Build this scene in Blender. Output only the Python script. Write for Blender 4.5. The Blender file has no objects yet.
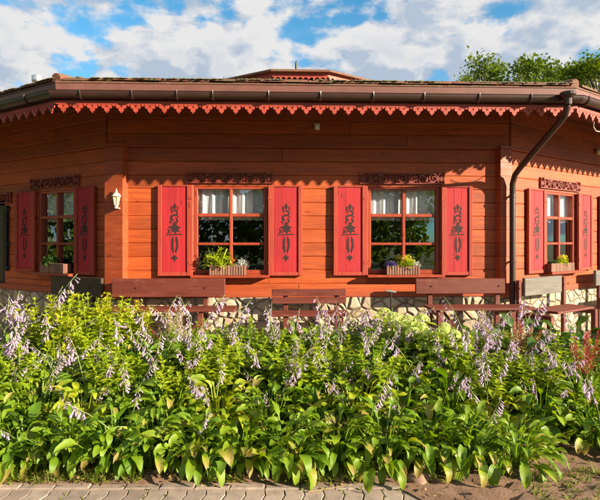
import bpy, math, random
import numpy as np
from mathutils import Matrix, Vector
R = math.radians
random.seed(7); rng = np.random.default_rng(7)
sc = bpy.context.scene
col = sc.collection

# ------------------------------------------------------------------ camera
EYE = 1.45; F = 500.0; HZ = 240.0
cam = bpy.data.cameras.new('camera'); cam_o = bpy.data.objects.new('camera', cam); col.objects.link(cam_o)
cam_o.location = (0, 0, EYE); cam_o.rotation_euler = (R(90), 0, 0)
cam.sensor_width = 36; cam.lens = 36 * F / 600; cam.shift_y = -(250 - HZ) / 600
cam.clip_start = 0.05; cam.clip_end = 2000
sc.camera = cam_o

# ------------------------------------------------------------------ light
SUN_AZ, SUN_EL = R(62), R(19.6)           # azimuth measured from -Y towards +X
S = Vector((math.sin(SUN_AZ) * math.cos(SUN_EL), -math.cos(SUN_AZ) * math.cos(SUN_EL), math.sin(SUN_EL)))
sun = bpy.data.lights.new('sun', 'SUN'); sun.energy = 5.0; sun.angle = R(0.7); sun.color = (1.0, 0.86, 0.64)
sun_o = bpy.data.objects.new('sun', sun); col.objects.link(sun_o)
sun_o.rotation_euler = S.to_track_quat('Z', 'Y').to_euler(); sun_o.location = (20, -10, 12)
sc.view_settings.view_transform = 'Standard'; sc.view_settings.look = 'None'
sc.view_settings.exposure = 1.6; sc.view_settings.gamma = 1.0; sc.view_settings.use_curve_mapping = False

world = bpy.data.worlds.new('World'); sc.world = world; world.use_nodes = True
def build_world():
    nt = world.node_tree; N = nt.nodes; L = nt.links; N.clear()
    def n(t, **k):
        x = N.new(t)
        for a, b in k.items(): setattr(x, a, b)
        return x
    def math_(op, a, b=None, clamp=False):
        m = n('ShaderNodeMath', operation=op, use_clamp=clamp)
        for i, v in enumerate((a, b)):
            if v is None: continue
            if isinstance(v, (int, float)): m.inputs[i].default_value = v
            else: L.new(v, m.inputs[i])
        return m.outputs[0]
    out = n('ShaderNodeOutputWorld'); bg = n('ShaderNodeBackground'); L.new(bg.outputs[0], out.inputs[0])
    bg.inputs[1].default_value = 0.066
    sky = n('ShaderNodeTexSky', sky_type='NISHITA'); sky.sun_disc = False
    sky.sun_elevation = SUN_EL; sky.sun_rotation = math.pi - SUN_AZ
    sky.air_density = 1.0; sky.dust_density = 0.3; sky.ozone_density = 3.0
    tc = n('ShaderNodeTexCoord'); sep = n('ShaderNodeSeparateXYZ'); L.new(tc.outputs['Generated'], sep.inputs[0])
    cmb = n('ShaderNodeVectorMath', operation='MULTIPLY'); L.new(tc.outputs['Generated'], cmb.inputs[0]); cmb.inputs[1].default_value = (1, 1, 1.9)
    def cloud(off):
        mp = n('ShaderNodeMapping'); L.new(cmb.outputs[0], mp.inputs[0]); mp.inputs['Location'].default_value = off
        no = n('ShaderNodeTexNoise'); L.new(mp.outputs[0], no.inputs[0]); no.inputs['Scale'].default_value = 7.5
        no.inputs['Detail'].default_value = 9; no.inputs['Roughness'].default_value = 0.54; no.inputs['Distortion'].default_value = 0.1
        return no.outputs[0]
    base = cloud((3.1, 1.7, 0)); lit = cloud((3.1+0.03, 1.7, 0.045))
    cov = n('ShaderNodeMapRange', interpolation_type='SMOOTHSTEP'); L.new(base, cov.inputs[0])
    cov.inputs[1].default_value = 0.375; cov.inputs[2].default_value = 0.50
    # lower in the sky the cloud banks close up
    lowf = n('ShaderNodeMapRange'); L.new(sep.outputs[2], lowf.inputs[0])
    lowf.inputs[1].default_value = 0.22; lowf.inputs[2].default_value = 0.46; lowf.inputs[3].default_value = 0.30; lowf.inputs[4].default_value = 0.0
    covr = math_('ADD', cov.outputs[0], lowf.outputs[0], True)
    dif = math_('SUBTRACT', base, lit)
    shade = n('ShaderNodeMapRange'); L.new(dif, shade.inputs[0])
    shade.inputs[1].default_value = -0.09; shade.inputs[2].default_value = 0.06
    thick = n('ShaderNodeMapRange'); L.new(base, thick.inputs[0])
    thick.inputs[1].default_value = 0.45; thick.inputs[2].default_value = 0.68; thick.inputs[3].default_value = 0.0; thick.inputs[4].default_value = 0.55
    shv = math_('SUBTRACT', shade.outputs[0], thick.outputs[0], True)
    ramp = n('ShaderNodeValToRGB'); L.new(shv, ramp.inputs[0])
    e = ramp.color_ramp.elements
    e[0].position = 0.02; e[0].color = (0.56, 0.67, 0.80, 1); e[1].position = 0.72; e[1].color = (1.0, 0.99, 0.97, 1)
    cs = n('ShaderNodeMix', data_type='RGBA', blend_type='MULTIPLY'); cs.inputs[0].default_value = 1
    L.new(ramp.outputs[0], cs.inputs[6]); cs.inputs[7].default_value = (4.1, 4.1, 4.2, 1)
    blue = n('ShaderNodeMix', data_type='RGBA', blend_type='MULTIPLY'); blue.inputs[0].default_value = 1
    L.new(sky.outputs[0], blue.inputs[6]); blue.inputs[7].default_value = (0.40, 1.08, 1.15, 1)
    mx = n('ShaderNodeMix', data_type='RGBA'); L.new(covr, mx.inputs[0]); L.new(blue.outputs[2], mx.inputs[6]); L.new(cs.outputs[2], mx.inputs[7])
    L.new(mx.outputs[2], bg.inputs[0])
build_world()

# ------------------------------------------------------------------ mesh helpers
class MB:
    def __init__(s): s.v = []; s.f = []; s.uv = []; s.mi = []
    def add(s, verts, faces, uv=None, mi=0):
        o = len(s.v); s.v.extend([tuple(p) for p in verts])
        s.uv.extend([tuple(q) for q in uv] if uv is not None else [(0, 0)] * len(verts))
        s.f.extend([tuple(i + o for i in f) for f in faces]); s.mi.extend([mi] * len(faces))
    def box(s, x0, x1, y0, y1, z0, z1, c=0.0, mi=0):
        """box whose front (-y) edges are chamfered by c"""
        if c <= 0:
            v = [(x0,y0,z0),(x1,y0,z0),(x1,y1,z0),(x0,y1,z0),(x0,y0,z1),(x1,y0,z1),(x1,y1,z1),(x0,y1,z1)]
            s.add(v, [(0,3,2,1),(4,5,6,7),(0,1,5,4),(1,2,6,5),(2,3,7,6),(3,0,4,7)], mi=mi); return
        c = min(c, (x1-x0)*.4, (z1-z0)*.4, (y1-y0)*.6)
        v = [(x0+c,y0,z0+c),(x1-c,y0,z0+c),(x1-c,y0,z1-c),(x0+c,y0,z1-c),
             (x0,y0+c,z0),(x1,y0+c,z0),(x1,y0+c,z1),(x0,y0+c,z1),
             (x0,y1,z0),(x1,y1,z0),(x1,y1,z1),(x0,y1,z1)]
        f = [(0,1,2,3),(4,5,1,0),(5,6,2,1),(6,7,3,2),(7,4,0,3),(8,9,5,4),(9,10,6,5),(10,11,7,6),(11,8,4,7),(11,10,9,8)]
        s.add(v, f, mi=mi)
    def prism(s, pts, y0, y1, mi=0):
        """polygon in x,z extruded from y0 (front) to y1"""
        a = sum(pts[i][0]*pts[(i+1)%len(pts)][1]-pts[(i+1)%len(pts)][0]*pts[i][1] for i in range(len(pts)))
        if a < 0: pts = pts[::-1]
        n = len(pts)
        v = [(p[0], y0, p[1]) for p in pts] + [(p[0], y1, p[1]) for p in pts]
        f = [tuple(range(n)), tuple(range(2*n-1, n-1, -1))] + [(i, i+n, (i+1)%n+n, (i+1)%n) for i in range(n)]
        s.add(v, f, mi=mi)
    def zprism(s, pts, z0, z1, bev=0.0):
        a = sum(pts[i][0]*pts[(i+1)%len(pts)][1]-pts[(i+1)%len(pts)][0]*pts[i][1] for i in range(len(pts)))
        if a < 0: pts = pts[::-1]
        n = len(pts); cx = sum(p[0] for p in pts)/n; cy = sum(p[1] for p in pts)/n
        def ins(p, k): 
            d = math.hypot(p[0]-cx, p[1]-cy); q = max(0, d-k)/d
            return (cx+(p[0]-cx)*q, cy+(p[1]-cy)*q)
        v = [(p[0], p[1], z0) for p in pts] + [(p[0], p[1], z1-bev) for p in pts] + [(*ins(p, bev*1.4), z1) for p in pts]
        f = [tuple(range(2*n, 3*n))]
        for r in (0, 1): f += [(r*n+i, r*n+(i+1)%n, (r+1)*n+(i+1)%n, (r+1)*n+i) for i in range(n)]
        s.add(v, f)
    def tube(s, pts, radii, n=8, cap=True, mi=0):
        pts = [Vector(p) for p in pts]
        if isinstance(radii, (int, float)): radii = [radii]*len(pts)
        vs = []; fs = []; prev = None
        for i, p in enumerate(pts):
            t = (pts[min(i+1, len(pts)-1)] - pts[max(i-1, 0)]).normalized()
            if prev is None:
                a = t.orthogonal().normalized()
            else:
                a = (prev - t*prev.dot(t)).normalized()
            prev = a; b = t.cross(a)
            for k in range(n):
                w = 2*math.pi*k/n; vs.append(p + (a*math.cos(w)+b*math.sin(w))*radii[i])
        for i in range(len(pts)-1):
            for k in range(n):
                fs.append((i*n+k, i*n+(k+1)%n, (i+1)*n+(k+1)%n, (i+1)*n+k))
        if cap:
            fs.append(tuple(range(n-1, -1, -1))); fs.append(tuple(range((len(pts)-1)*n, len(pts)*n)))
        s.add(vs, fs, mi=mi)
    def lathe(s, prof, c=(0,0,0), n=16):
        vs = []; fs = []
        for r, z in prof:
            for k in range(n):
                w = 2*math.pi*k/n; vs.append((c[0]+r*math.cos(w), c[1]+r*math.sin(w), c[2]+z))
        m = len(prof)
        for i in range(m-1):
            for k in range(n): fs.append((i*n+k, i*n+(k+1)%n, (i+1)*n+(k+1)%n, (i+1)*n+k))
        fs.append(tuple(range(n-1, -1, -1))); fs.append(tuple(range((m-1)*n, m*n)))
        s.add(vs, fs)
    def arc_band(s, cx, cz, r, w, a0, a1, y0, y1, n=14):
        """flat curved strip in the x,z plane"""
        o = []; i_ = []
        for k in range(n+1):
            a = a0+(a1-a0)*k/n
            o.append((cx+(r+w/2)*math.cos(a), cz+(r+w/2)*math.sin(a))); i_.append((cx+(r-w/2)*math.cos(a), cz+(r-w/2)*math.sin(a)))
        for k in range(n): s.prism([o[k], o[k+1], i_[k+1], i_[k]], y0, y1)
    def build(s, name, mats, parent=None, smooth=False, matrix=None):
        me = bpy.data.meshes.new(name); me.from_pydata(s.v, [], s.f)
        uvl = me.uv_layers.new(name='UVMap')
        li = np.empty(len(me.loops), dtype=np.int32); me.loops.foreach_get('vertex_index', li)
        uvl.data.foreach_set('uv', np.array(s.uv, dtype=np.float32)[li].ravel())
        if not isinstance(mats, (list, tuple)): mats = [mats]
        for m in mats: me.materials.append(m)
        if len(mats) > 1: me.polygons.foreach_set('material_index', np.array(s.mi, dtype=np.int32))
        if smooth: me.polygons.foreach_set('use_smooth', [True]*len(me.polygons))
        me.update()
        o = bpy.data.objects.new(name, me); col.objects.link(o)
        if parent is not None: o.parent = parent
        if matrix is not None: o.matrix_local = matrix
        return o

def tag(o, label=None, cat=None, group=None, kind=None):
    if label: o['label'] = label
    if cat: o['category'] = cat
    if group: o['group'] = group
    if kind: o['kind'] = kind
    return o
def empty(name, loc=(0,0,0), rz=0.0, **k):
    o = bpy.data.objects.new(name, None); o.empty_display_size = 0.2; col.objects.link(o)
    o.location = loc; o.rotation_euler = (0, 0, rz); return tag(o, **k)
def copy_one(o, parent=None):
    c = o.copy(); col.objects.link(c)
    if parent is not None: c.parent = parent; c.matrix_parent_inverse = Matrix(); c.matrix_local = o.matrix_local.copy()
    return c
def P(px, py, d):
    return Vector(((px-300)/F*d, d, EYE+(HZ-py)/F*d))

# ------------------------------------------------------------------ materials
def new_mat(name):
    m = bpy.data.materials.new(name); m.use_nodes = True
    nt = m.node_tree; b = nt.nodes['Principled BSDF']; return m, nt, b
def nn(nt, t, **k):
    x = nt.nodes.new(t)
    for a, b in k.items(): setattr(x, a, b)
    return x
def mixc(nt, fac, a, b, mode='MIX'):
    m = nn(nt, 'ShaderNodeMix', data_type='RGBA', blend_type=mode)
    for i, v in ((0, fac), (6, a), (7, b)):
        if isinstance(v, (int, float)): m.inputs[i].default_value = v
        elif isinstance(v, tuple): m.inputs[i].default_value = (*v, 1) if len(v) == 3 else v
        else: nt.links.new(v, m.inputs[i])
    return m.outputs[2]
def maprange(nt, v, a, b, c=0.0, d=1.0):
    m = nn(nt, 'ShaderNodeMapRange'); nt.links.new(v, m.inputs[0])
    for i, x in enumerate((a, b, c, d)): m.inputs[i+1].default_value = x
    return m.outputs[0]
def noise(nt, scale, coords=None, detail=5, rough=0.6, sc3=None, dist=0.0):
    if coords is None: coords = nn(nt, 'ShaderNodeTexCoord').outputs['Object']
    if sc3:
        mp = nn(nt, 'ShaderNodeMapping'); mp.inputs['Scale'].default_value = sc3; nt.links.new(coords, mp.inputs[0]); coords = mp.outputs[0]
    t = nn(nt, 'ShaderNodeTexNoise'); nt.links.new(coords, t.inputs[0])
    t.inputs['Scale'].default_value = scale; t.inputs['Detail'].default_value = detail; t.inputs['Roughness'].default_value = rough
    t.inputs['Distortion'].default_value = dist
    return t.outputs[0]
def bump(nt, b, h, strength=0.3, dist=0.01):
    x = nn(nt, 'ShaderNodeBump'); x.inputs['Strength'].default_value = strength; x.inputs['Distance'].default_value = dist
    nt.links.new(h, x.inputs['Height']); nt.links.new(x.outputs[0], b.inputs['Normal'])

def wood(name, c1, c2, axis='x', rough=0.55, var=0.25, wear=None, grain=0.5):
    m, nt, b = new_mat(name)
    s1 = {'x': (0.7, 9, 9), 'z': (9, 9, 0.7)}[axis]; s2 = {'x': (3, 90, 90), 'z': (90, 90, 3)}[axis]
    geo = nn(nt, 'ShaderNodeNewGeometry'); isl = geo.outputs['Random Per Island']
    tc = nn(nt, 'ShaderNodeTexCoord')
    off = nn(nt, 'ShaderNodeVectorMath', operation='ADD'); nt.links.new(tc.outputs['Object'], off.inputs[0])
    cb = nn(nt, 'ShaderNodeCombineXYZ')
    mul = nn(nt, 'ShaderNodeMath', operation='MULTIPLY'); nt.links.new(isl, mul.inputs[0]); mul.inputs[1].default_value = 37
    for i in range(3): nt.links.new(mul.outputs[0], cb.inputs[i])
    nt.links.new(cb.outputs[0], off.inputs[1]); co = off.outputs[0]
    a = noise(nt, 1.6, co, 6, 0.62, s1, 0.6); g = noise(nt, 1.0, co, 4, 0.6, s2)
    base = mixc(nt, maprange(nt, a, 0.3, 0.7), c1, c2)
    base = mixc(nt, maprange(nt, g, 0.35, 0.75, 0.0, grain), base, tuple(x*0.55 for x in c1))
    st = noise(nt, 1.0, tc.outputs['Object'], 7, 0.65, {'x': (0.9, 1.5, 2.2), 'z': (2.2, 1.5, 0.9)}[axis], 0.8)
    base = mixc(nt, maprange(nt, st, 0.48, 0.72, 0.0, grain*0.75), base, tuple(x*0.62 for x in c1))
    f2 = noise(nt, 1.0, co, 5, 0.7, {'x': (1.6, 34, 34), 'z': (34, 34, 1.6)}[axis], 1.2)
    base = mixc(nt, maprange(nt, f2, 0.54, 0.66, 0.0, grain*0.8), base, tuple(x*0.60 for x in c1))
    # knots
    vo = nn(nt, 'ShaderNodeTexVoronoi'); mp = nn(nt, 'ShaderNodeMapping'); nt.links.new(co, mp.inputs[0]); nt.links.new(mp.outputs[0], vo.inputs[0])
    mp.inputs['Scale'].default_value = {'x': (1.0, 1, 2.6), 'z': (2.6, 1, 1.0)}[axis]; vo.inputs['Scale'].default_value = 2.3
    base = mixc(nt, maprange(nt, vo.outputs['Distance'], 0.05, 0.11, 0.75, 0.0), base, tuple(x*0.35 for x in c1))
    hv = nn(nt, 'ShaderNodeHueSaturation'); nt.links.new(base, hv.inputs['Color'])
    nt.links.new(maprange(nt, isl, 0, 1, 1-var, 1+var), hv.inputs['Value'])
    colr = hv.outputs[0]
    if wear:
        w = noise(nt, 4.0, tc.outputs['Object'], 8, 0.7); colr = mixc(nt, maprange(nt, w, 0.55, 0.72, 0, 0.7), colr, wear)
    nt.links.new(colr, b.inputs['Base Color'])
    nt.links.new(maprange(nt, a, 0.2, 0.8, rough-0.1, rough+0.15), b.inputs['Roughness'])
    bump(nt, b, g, 0.25, 0.004); return m
def plain(name, c, rough=0.5, metal=0.0, var=0.15, scale=12, bmp=0.1, c2=None):
    m, nt, b = new_mat(name)
    a = noise(nt, scale, None, 6)
    nt.links.new(mixc(nt, maprange(nt, a, 0.3, 0.7), tuple(x*(1-var) for x in c), c2 or tuple(min(1, x*(1+var)) for x in c)), b.inputs['Base Color'])
    b.inputs['Roughness'].default_value = rough; b.inputs['Metallic'].default_value = metal
    if bmp: bump(nt, b, a, bmp, 0.01)
    return m
def leafy(name, c1, c2, trans=0.35, rough=0.42, veins=0.0, edge=None, back=1.4, spots=None):
    m, nt, b = new_mat(name)
    geo = nn(nt, 'ShaderNodeNewGeometry'); oi = nn(nt, 'ShaderNodeObjectInfo')
    f = nn(nt, 'ShaderNodeMath', operation='MULTIPLY_ADD'); nt.links.new(geo.outputs['Random Per Island'], f.inputs[0]); f.inputs[1].default_value = 0.75
    k = nn(nt, 'ShaderNodeMath', operation='MULTIPLY'); nt.links.new(oi.outputs['Random'], k.inputs[0]); k.inputs[1].default_value = 0.25
    nt.links.new(k.outputs[0], f.inputs[2])
    c = mixc(nt, f.outputs[0], c1, c2)
    nb_ = noise(nt, 11, None, 4)
    if spots: c = mixc(nt, maprange(nt, nb_, 0.63, 0.70, 0, 0.6), c, tuple((x+y)/2 for x, y in zip(c2, spots)))
    n1 = noise(nt, 30, None, 3); c = mixc(nt, maprange(nt, n1, 0.4, 0.7, 0, 0.35), c, tuple(x*0.7 for x in c1))
    uvn = nn(nt, 'ShaderNodeUVMap'); sp = nn(nt, 'ShaderNodeSeparateXYZ'); nt.links.new(uvn.outputs[0], sp.inputs[0])
    if spots:   # leaves gone yellow-brown: a share of the islands, strongest at the tip
        sel = maprange(nt, geo.outputs['Random Per Island'], 0.86, 0.90); tip = maprange(nt, sp.outputs[1], 0.2, 0.8)
        mm = nn(nt, 'ShaderNodeMath', operation='MULTIPLY'); nt.links.new(sel, mm.inputs[0]); nt.links.new(tip, mm.inputs[1])
        c = mixc(nt, mm.outputs[0], c, spots)
    if edge:
        au = nn(nt, 'ShaderNodeMath', operation='ABSOLUTE'); nt.links.new(sp.outputs[0], au.inputs[0])
        c = mixc(nt, maprange(nt, au.outputs[0], 0.62, 0.72), c, edge)
    if veins:
        w = nn(nt, 'ShaderNodeMath', operation='MULTIPLY'); nt.links.new(sp.outputs[0], w.inputs[0]); w.inputs[1].default_value = 20
        s_ = nn(nt, 'ShaderNodeMath', operation='SINE'); nt.links.new(w.outputs[0], s_.inputs[0])
        bump(nt, b, s_.outputs[0], veins, 0.002)
    nt.links.new(c, b.inputs['Base Color']); b.inputs['Roughness'].default_value = rough
    tr = nn(nt, 'ShaderNodeBsdfTranslucent'); hv = nn(nt, 'ShaderNodeHueSaturation'); nt.links.new(c, hv.inputs['Color'])
    hv.inputs['Value'].default_value = back; hv.inputs['Saturation'].default_value = 1.1; nt.links.new(hv.outputs[0], tr.inputs[0])
    ms = nn(nt, 'ShaderNodeMixShader'); ms.inputs[0].default_value = trans
    nt.links.new(b.outputs[0], ms.inputs[1]); nt.links.new(tr.outputs[0], ms.inputs[2])
    nt.links.new(ms.outputs[0], nt.nodes['Material Output'].inputs[0]); return m

M = {}
M['wall'] = wood('stained_log_wood', (0.32, 0.051, 0.008), (0.53, 0.096, 0.014), 'x', var=0.24, grain=0.9)
M['trim'] = wood('red_brown_trim', (0.28, 0.044, 0.012), (0.42, 0.075, 0.018), 'x', var=0.12)
M['trimz'] = wood('red_brown_trim_upright', (0.28, 0.044, 0.012), (0.42, 0.075, 0.018), 'z', var=0.12)
M['lace'] = wood('red_lace_wood', (0.31, 0.036, 0.018), (0.41, 0.055, 0.026), 'x', var=0.12)
M['crimson'] = wood('crimson_shutter_paint', (0.30, 0.006, 0.012), (0.43, 0.010, 0.017), 'z', var=0.12, rough=0.7, grain=0.55)
M['stile'] = wood('shutter_stile_paint', (0.28, 0.026, 0.012), (0.40, 0.048, 0.018), 'z', var=0.14, rough=0.7, grain=0.7)
M['cutout_shade'] = plain('cutout_shade_inlay', (0.022, 0.005, 0.004), 0.8)  # dark inlay colour painted in for the shade inside the shutter cut-outs
M['header'] = wood('dark_carved_wood', (0.17, 0.022, 0.011), (0.24, 0.034, 0.016), 'x', var=0.15)
M['frame'] = wood('window_frame_wood', (0.26, 0.038, 0.016), (0.34, 0.055, 0.022), 'z', var=0.1, rough=0.4)
M['bench'] = wood('brown_bench_wood', (0.10, 0.017, 0.009), (0.15, 0.028, 0.014), 'x', var=0.2, wear=(0.19, 0.07, 0.045))
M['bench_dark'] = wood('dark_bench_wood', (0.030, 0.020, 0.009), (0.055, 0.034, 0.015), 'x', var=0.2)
M['grey_wood'] = wood('weathered_grey_wood', (0.115, 0.10, 0.088), (0.17, 0.15, 0.13), 'x', var=0.1, grain=0.7)
M['gutter'] = plain('brown_gutter_metal', (0.040, 0.017, 0.013), 0.38, 0.0, 0.2, 6, 0.03)
M['flash'] = plain('mauve_brown_flashing', (0.17, 0.068, 0.055), 0.5, 0.0, 0.2, 5, 0.05)
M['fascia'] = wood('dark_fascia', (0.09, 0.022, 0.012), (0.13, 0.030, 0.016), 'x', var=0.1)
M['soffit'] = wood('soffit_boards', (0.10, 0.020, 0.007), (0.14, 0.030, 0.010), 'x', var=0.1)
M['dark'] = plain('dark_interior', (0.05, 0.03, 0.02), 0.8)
M['iron'] = plain('black_iron', (0.012, 0.011, 0.011), 0.45, 0.3)
M['steel'] = plain('galvanised_steel', (0.55, 0.56, 0.58), 0.35, 0.8)
M['cream'] = plain('cream_paint', (0.52, 0.47, 0.37), 0.45, 0, 0.08)
M['boxw'] = wood('window_box_wood', (0.10, 0.035, 0.020), (0.15, 0.055, 0.032), 'z', var=0.25)
M['rock'] = plain('brown_rock', (0.22, 0.14, 0.10), 0.9, 0, 0.4, 9, 0.6)
M['bark'] = plain('bark', (0.10, 0.07, 0.05), 0.9, 0, 0.35, 8, 0.6)
M['stem'] = leafy('green_stem', (0.16, 0.22, 0.05), (0.24, 0.28, 0.08), 0.15, 0.5)

def mat_tiles():
    m, nt, b = new_mat('clay_roof_tiles')
    geo = nn(nt, 'ShaderNodeNewGeometry')
    c = mixc(nt, geo.outputs['Random Per Island'], (0.11, 0.042, 0.026), (0.19, 0.075, 0.042))
    a = noise(nt, 5, None, 8, 0.7); c = mixc(nt, maprange(nt, a, 0.50, 0.62, 0, 0.85), c, (0.09, 0.08, 0.035))
    a2 = noise(nt, 16, None, 8, 0.7); c = mixc(nt, maprange(nt, a2, 0.58, 0.66, 0, 0.8), c, (0.22, 0.20, 0.12))
    nt.links.new(c, b.inputs['Base Color']); b.inputs['Roughness'].default_value = 0.8; bump(nt, b, a2, 0.6, 0.02); return m
M['tile'] = mat_tiles()
M['moss'] = plain('roof_moss', (0.10, 0.115, 0.03), 0.95, 0, 0.5, 40, 0.8, (0.24, 0.20, 0.10))
def mat_stone():
    m, nt, b = new_mat('rubble_foundation')
    tc = nn(nt, 'ShaderNodeTexCoord'); mp = nn(nt, 'ShaderNodeMapping'); nt.links.new(tc.outputs['Object'], mp.inputs[0]); mp.inputs['Scale'].default_value = (1, 0.4, 1.15)
    wn = nn(nt, 'ShaderNodeTexNoise'); nt.links.new(mp.outputs[0], wn.inputs[0]); wn.inputs['Scale'].default_value = 5
    ad = nn(nt, 'ShaderNodeMix', data_type='VECTOR'); ad.inputs[0].default_value = 0.06; nt.links.new(mp.outputs[0], ad.inputs[4]); nt.links.new(wn.outputs[1], ad.inputs[5])
    v = nn(nt, 'ShaderNodeTexVoronoi', feature='DISTANCE_TO_EDGE'); v.inputs['Scale'].default_value = 6.5; nt.links.new(ad.outputs[1], v.inputs[0])
    v2 = nn(nt, 'ShaderNodeTexVoronoi'); v2.inputs['Scale'].default_value = 6.5; nt.links.new(ad.outputs[1], v2.inputs[0])
    sp = nn(nt, 'ShaderNodeSeparateColor'); nt.links.new(v2.outputs['Color'], sp.inputs[0])
    st = mixc(nt, sp.outputs[0], (0.34, 0.26, 0.16), (0.48, 0.40, 0.28))
    st = mixc(nt, maprange(nt, sp.outputs[1], 0.55, 0.75, 0, 0.6), st, (0.30, 0.20, 0.13)); st = mixc(nt, maprange(nt, sp.outputs[2], 0.65, 0.8, 0, 0.6), st, (0.30, 0.28, 0.25))
    big = noise(nt, 1.7, None, 6); st = mixc(nt, maprange(nt, big, 0.5, 0.7, 0, 0.45), st, (0.26, 0.19, 0.12))
    a = noise(nt, 25, None, 6); st = mixc(nt, maprange(nt, a, 0.35, 0.7, 0, 0.5), st, (0.33, 0.25, 0.17))
    j = maprange(nt, v.outputs[0], 0.015, 0.045)
    nt.links.new(mixc(nt, j, (0.13, 0.09, 0.06), st), b.inputs['Base Color']); b.inputs['Roughness'].default_value = 0.9
    h = nn(nt, 'ShaderNodeMath', operation='MULTIPLY_ADD'); nt.links.new(a, h.inputs[0]); h.inputs[1].default_value = 0.15
    nt.links.new(maprange(nt, v.outputs[0], 0.0, 0.16), h.inputs[2]); bump(nt, b, h.outputs[0], 1.0, 0.03); return m
M['stone'] = mat_stone()
def mat_glass():
    m, nt, b = new_mat('window_glass')
    g = nn(nt, 'ShaderNodeBsdfGlossy'); g.inputs['Roughness'].default_value = 0.01; g.inputs[0].default_value = (0.9, 0.95, 1, 1)
    t = nn(nt, 'ShaderNodeBsdfTransparent'); t.inputs[0].default_value = (0.86, 0.9, 0.9, 1)
    lw = nn(nt, 'ShaderNodeLayerWeight'); lw.inputs[0].default_value = 0.5
    pw = nn(nt, 'ShaderNodeMath', operation='POWER'); nt.links.new(lw.outputs['Facing'], pw.inputs[0]); pw.inputs[1].default_value = 4
    fr = nn(nt, 'ShaderNodeMath', operation='MULTIPLY_ADD'); nt.links.new(pw.outputs[0], fr.inputs[0]); fr.inputs[1].default_value = 0.8; fr.inputs[2].default_value = 0.20
    ms = nn(nt, 'ShaderNodeMixShader'); nt.links.new(fr.outputs[0], ms.inputs[0]); nt.links.new(t.outputs[0], ms.inputs[1]); nt.links.new(g.outputs[0], ms.inputs[2])
    nt.links.new(ms.outputs[0], nt.nodes['Material Output'].inputs[0]); return m
M['glass'] = mat_glass()
def mat_curtain():
    m, nt, b = new_mat('lace_curtain')
    b.inputs['Base Color'].default_value = (0.88, 0.91, 0.95, 1); b.inputs['Roughness'].default_value = 0.9
    tr = nn(nt, 'ShaderNodeBsdfTranslucent'); tr.inputs[0].default_value = (0.74, 0.80, 0.92, 1)
    ms = nn(nt, 'ShaderNodeMixShader'); ms.inputs[0].default_value = 0.25
    nt.links.new(b.outputs[0], ms.inputs[1]); nt.links.new(tr.outputs[0], ms.inputs[2]); nt.links.new(ms.outputs[0], nt.nodes['Material Output'].inputs[0]); return m
M['curtain'] = mat_curtain()
def mat_soil(name, c1, c2, sc1=7):
    m, nt, b = new_mat(name)
    a = noise(nt, sc1, None, 10, 0.7); a2 = noise(nt, sc1*9, None, 6, 0.7)
    c = mixc(nt, maprange(nt, a, 0.3, 0.7), c1, c2); c = mixc(nt, maprange(nt, a2, 0.55, 0.75, 0, 0.7), c, tuple(x*0.45 for x in c1))
    a3 = noise(nt, sc1*14, None, 3); c = mixc(nt, maprange(nt, a3, 0.66, 0.70, 0, 0.8), c, tuple(min(1, x*1.5) for x in c2))
    nt.links.new(c, b.inputs['Base Color']); b.inputs['Roughness'].default_value = 0.95
    h = nn(nt, 'ShaderNodeMath', operation='ADD'); nt.links.new(a, h.inputs[0]); nt.links.new(a2, h.inputs[1]); bump(nt, b, h.outputs[0], 0.9, 0.03); return m
M['joint'] = mat_soil('joint_sand', (0.06, 0.05, 0.03), (0.10, 0.085, 0.05), 20)
M['soil'] = mat_soil('bed_soil', (0.20, 0.115, 0.072), (0.34, 0.20, 0.13))
M['sand'] = mat_soil('sandy_path', (0.30, 0.23, 0.16), (0.42, 0.33, 0.24))
M['turf'] = mat_soil('turf', (0.05, 0.07, 0.02), (0.09, 0.11, 0.03))
def mat_paver():
    m, nt, b = new_mat('concrete_pavers')
    geo = nn(nt, 'ShaderNodeNewGeometry')
    c = mixc(nt, geo.outputs['Random Per Island'], (0.22, 0.165, 0.135), (0.37, 0.285, 0.235))
    a = noise(nt, 9, None, 8, 0.7); c = mixc(nt, maprange(nt, a, 0.45, 0.65, 0, 0.75), c, (0.15, 0.12, 0.095))
    a2 = noise(nt, 160, None, 3); c = mixc(nt, maprange(nt, a2, 0.55, 0.75, 0, 0.5), c, (0.14, 0.12, 0.11))
    nt.links.new(c, b.inputs['Base Color']); b.inputs['Roughness'].default_value = 0.85; bump(nt, b, a2, 0.4, 0.004); return m
M['paver'] = mat_paver()

# ------------------------------------------------------------------ ground
mb = MB(); mb.add([(-300,-300,-0.03),(300,-300,-0.03),(300,300,-0.03),(-300,300,-0.03)], [(0,1,2,3)])
tag(mb.build('ground', M['turf']), kind='structure')
mb = MB(); mb.add([(-9,5.1,0.004),(9,5.1,0.004),(9,9.0,0.004),(-9,9.0,0.004)], [(0,1,2,3)])
tag(mb.build('path', M['sand']), kind='structure')
# paving of wavy-edged blocks
mb = MB(); mb.add([(-4,0.4,-0.016),(4,0.4,-0.016),(4,3.1,-0.016),(-4,3.1,-0.016)], [(0,1,2,3)])
tag(mb.build('paving_bed', M['joint']), kind='structure')
mb = MB(); W, Ln = 0.1125, 0.225
for r in range(11):
    y1 = 2.905 - r*Ln
    for c in range(-30, 31):
        x = c*W + 0.02; g = 0.0030; jz = random.uniform(-0.002, 0.002); pts = []
        zig = [0.0, 0.008, 0.004, -0.004, -0.008, 0.0, 0.008, 0.004, 0.0]; jx = random.uniform(-.001, .001)
        for k in range(9): pts.append((x+jx+g+zig[k], y1-Ln+g+(Ln-2*g)*k/8))
        for k in range(8, -1, -1): pts.append((x+jx+W-g+zig[k], y1-Ln+g+(Ln-2*g)*k/8))
        mb.zprism(pts, -0.015, jz, 0.003)
tag(mb.build('pavement', M['paver']), kind='structure')
mb = MB()
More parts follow.
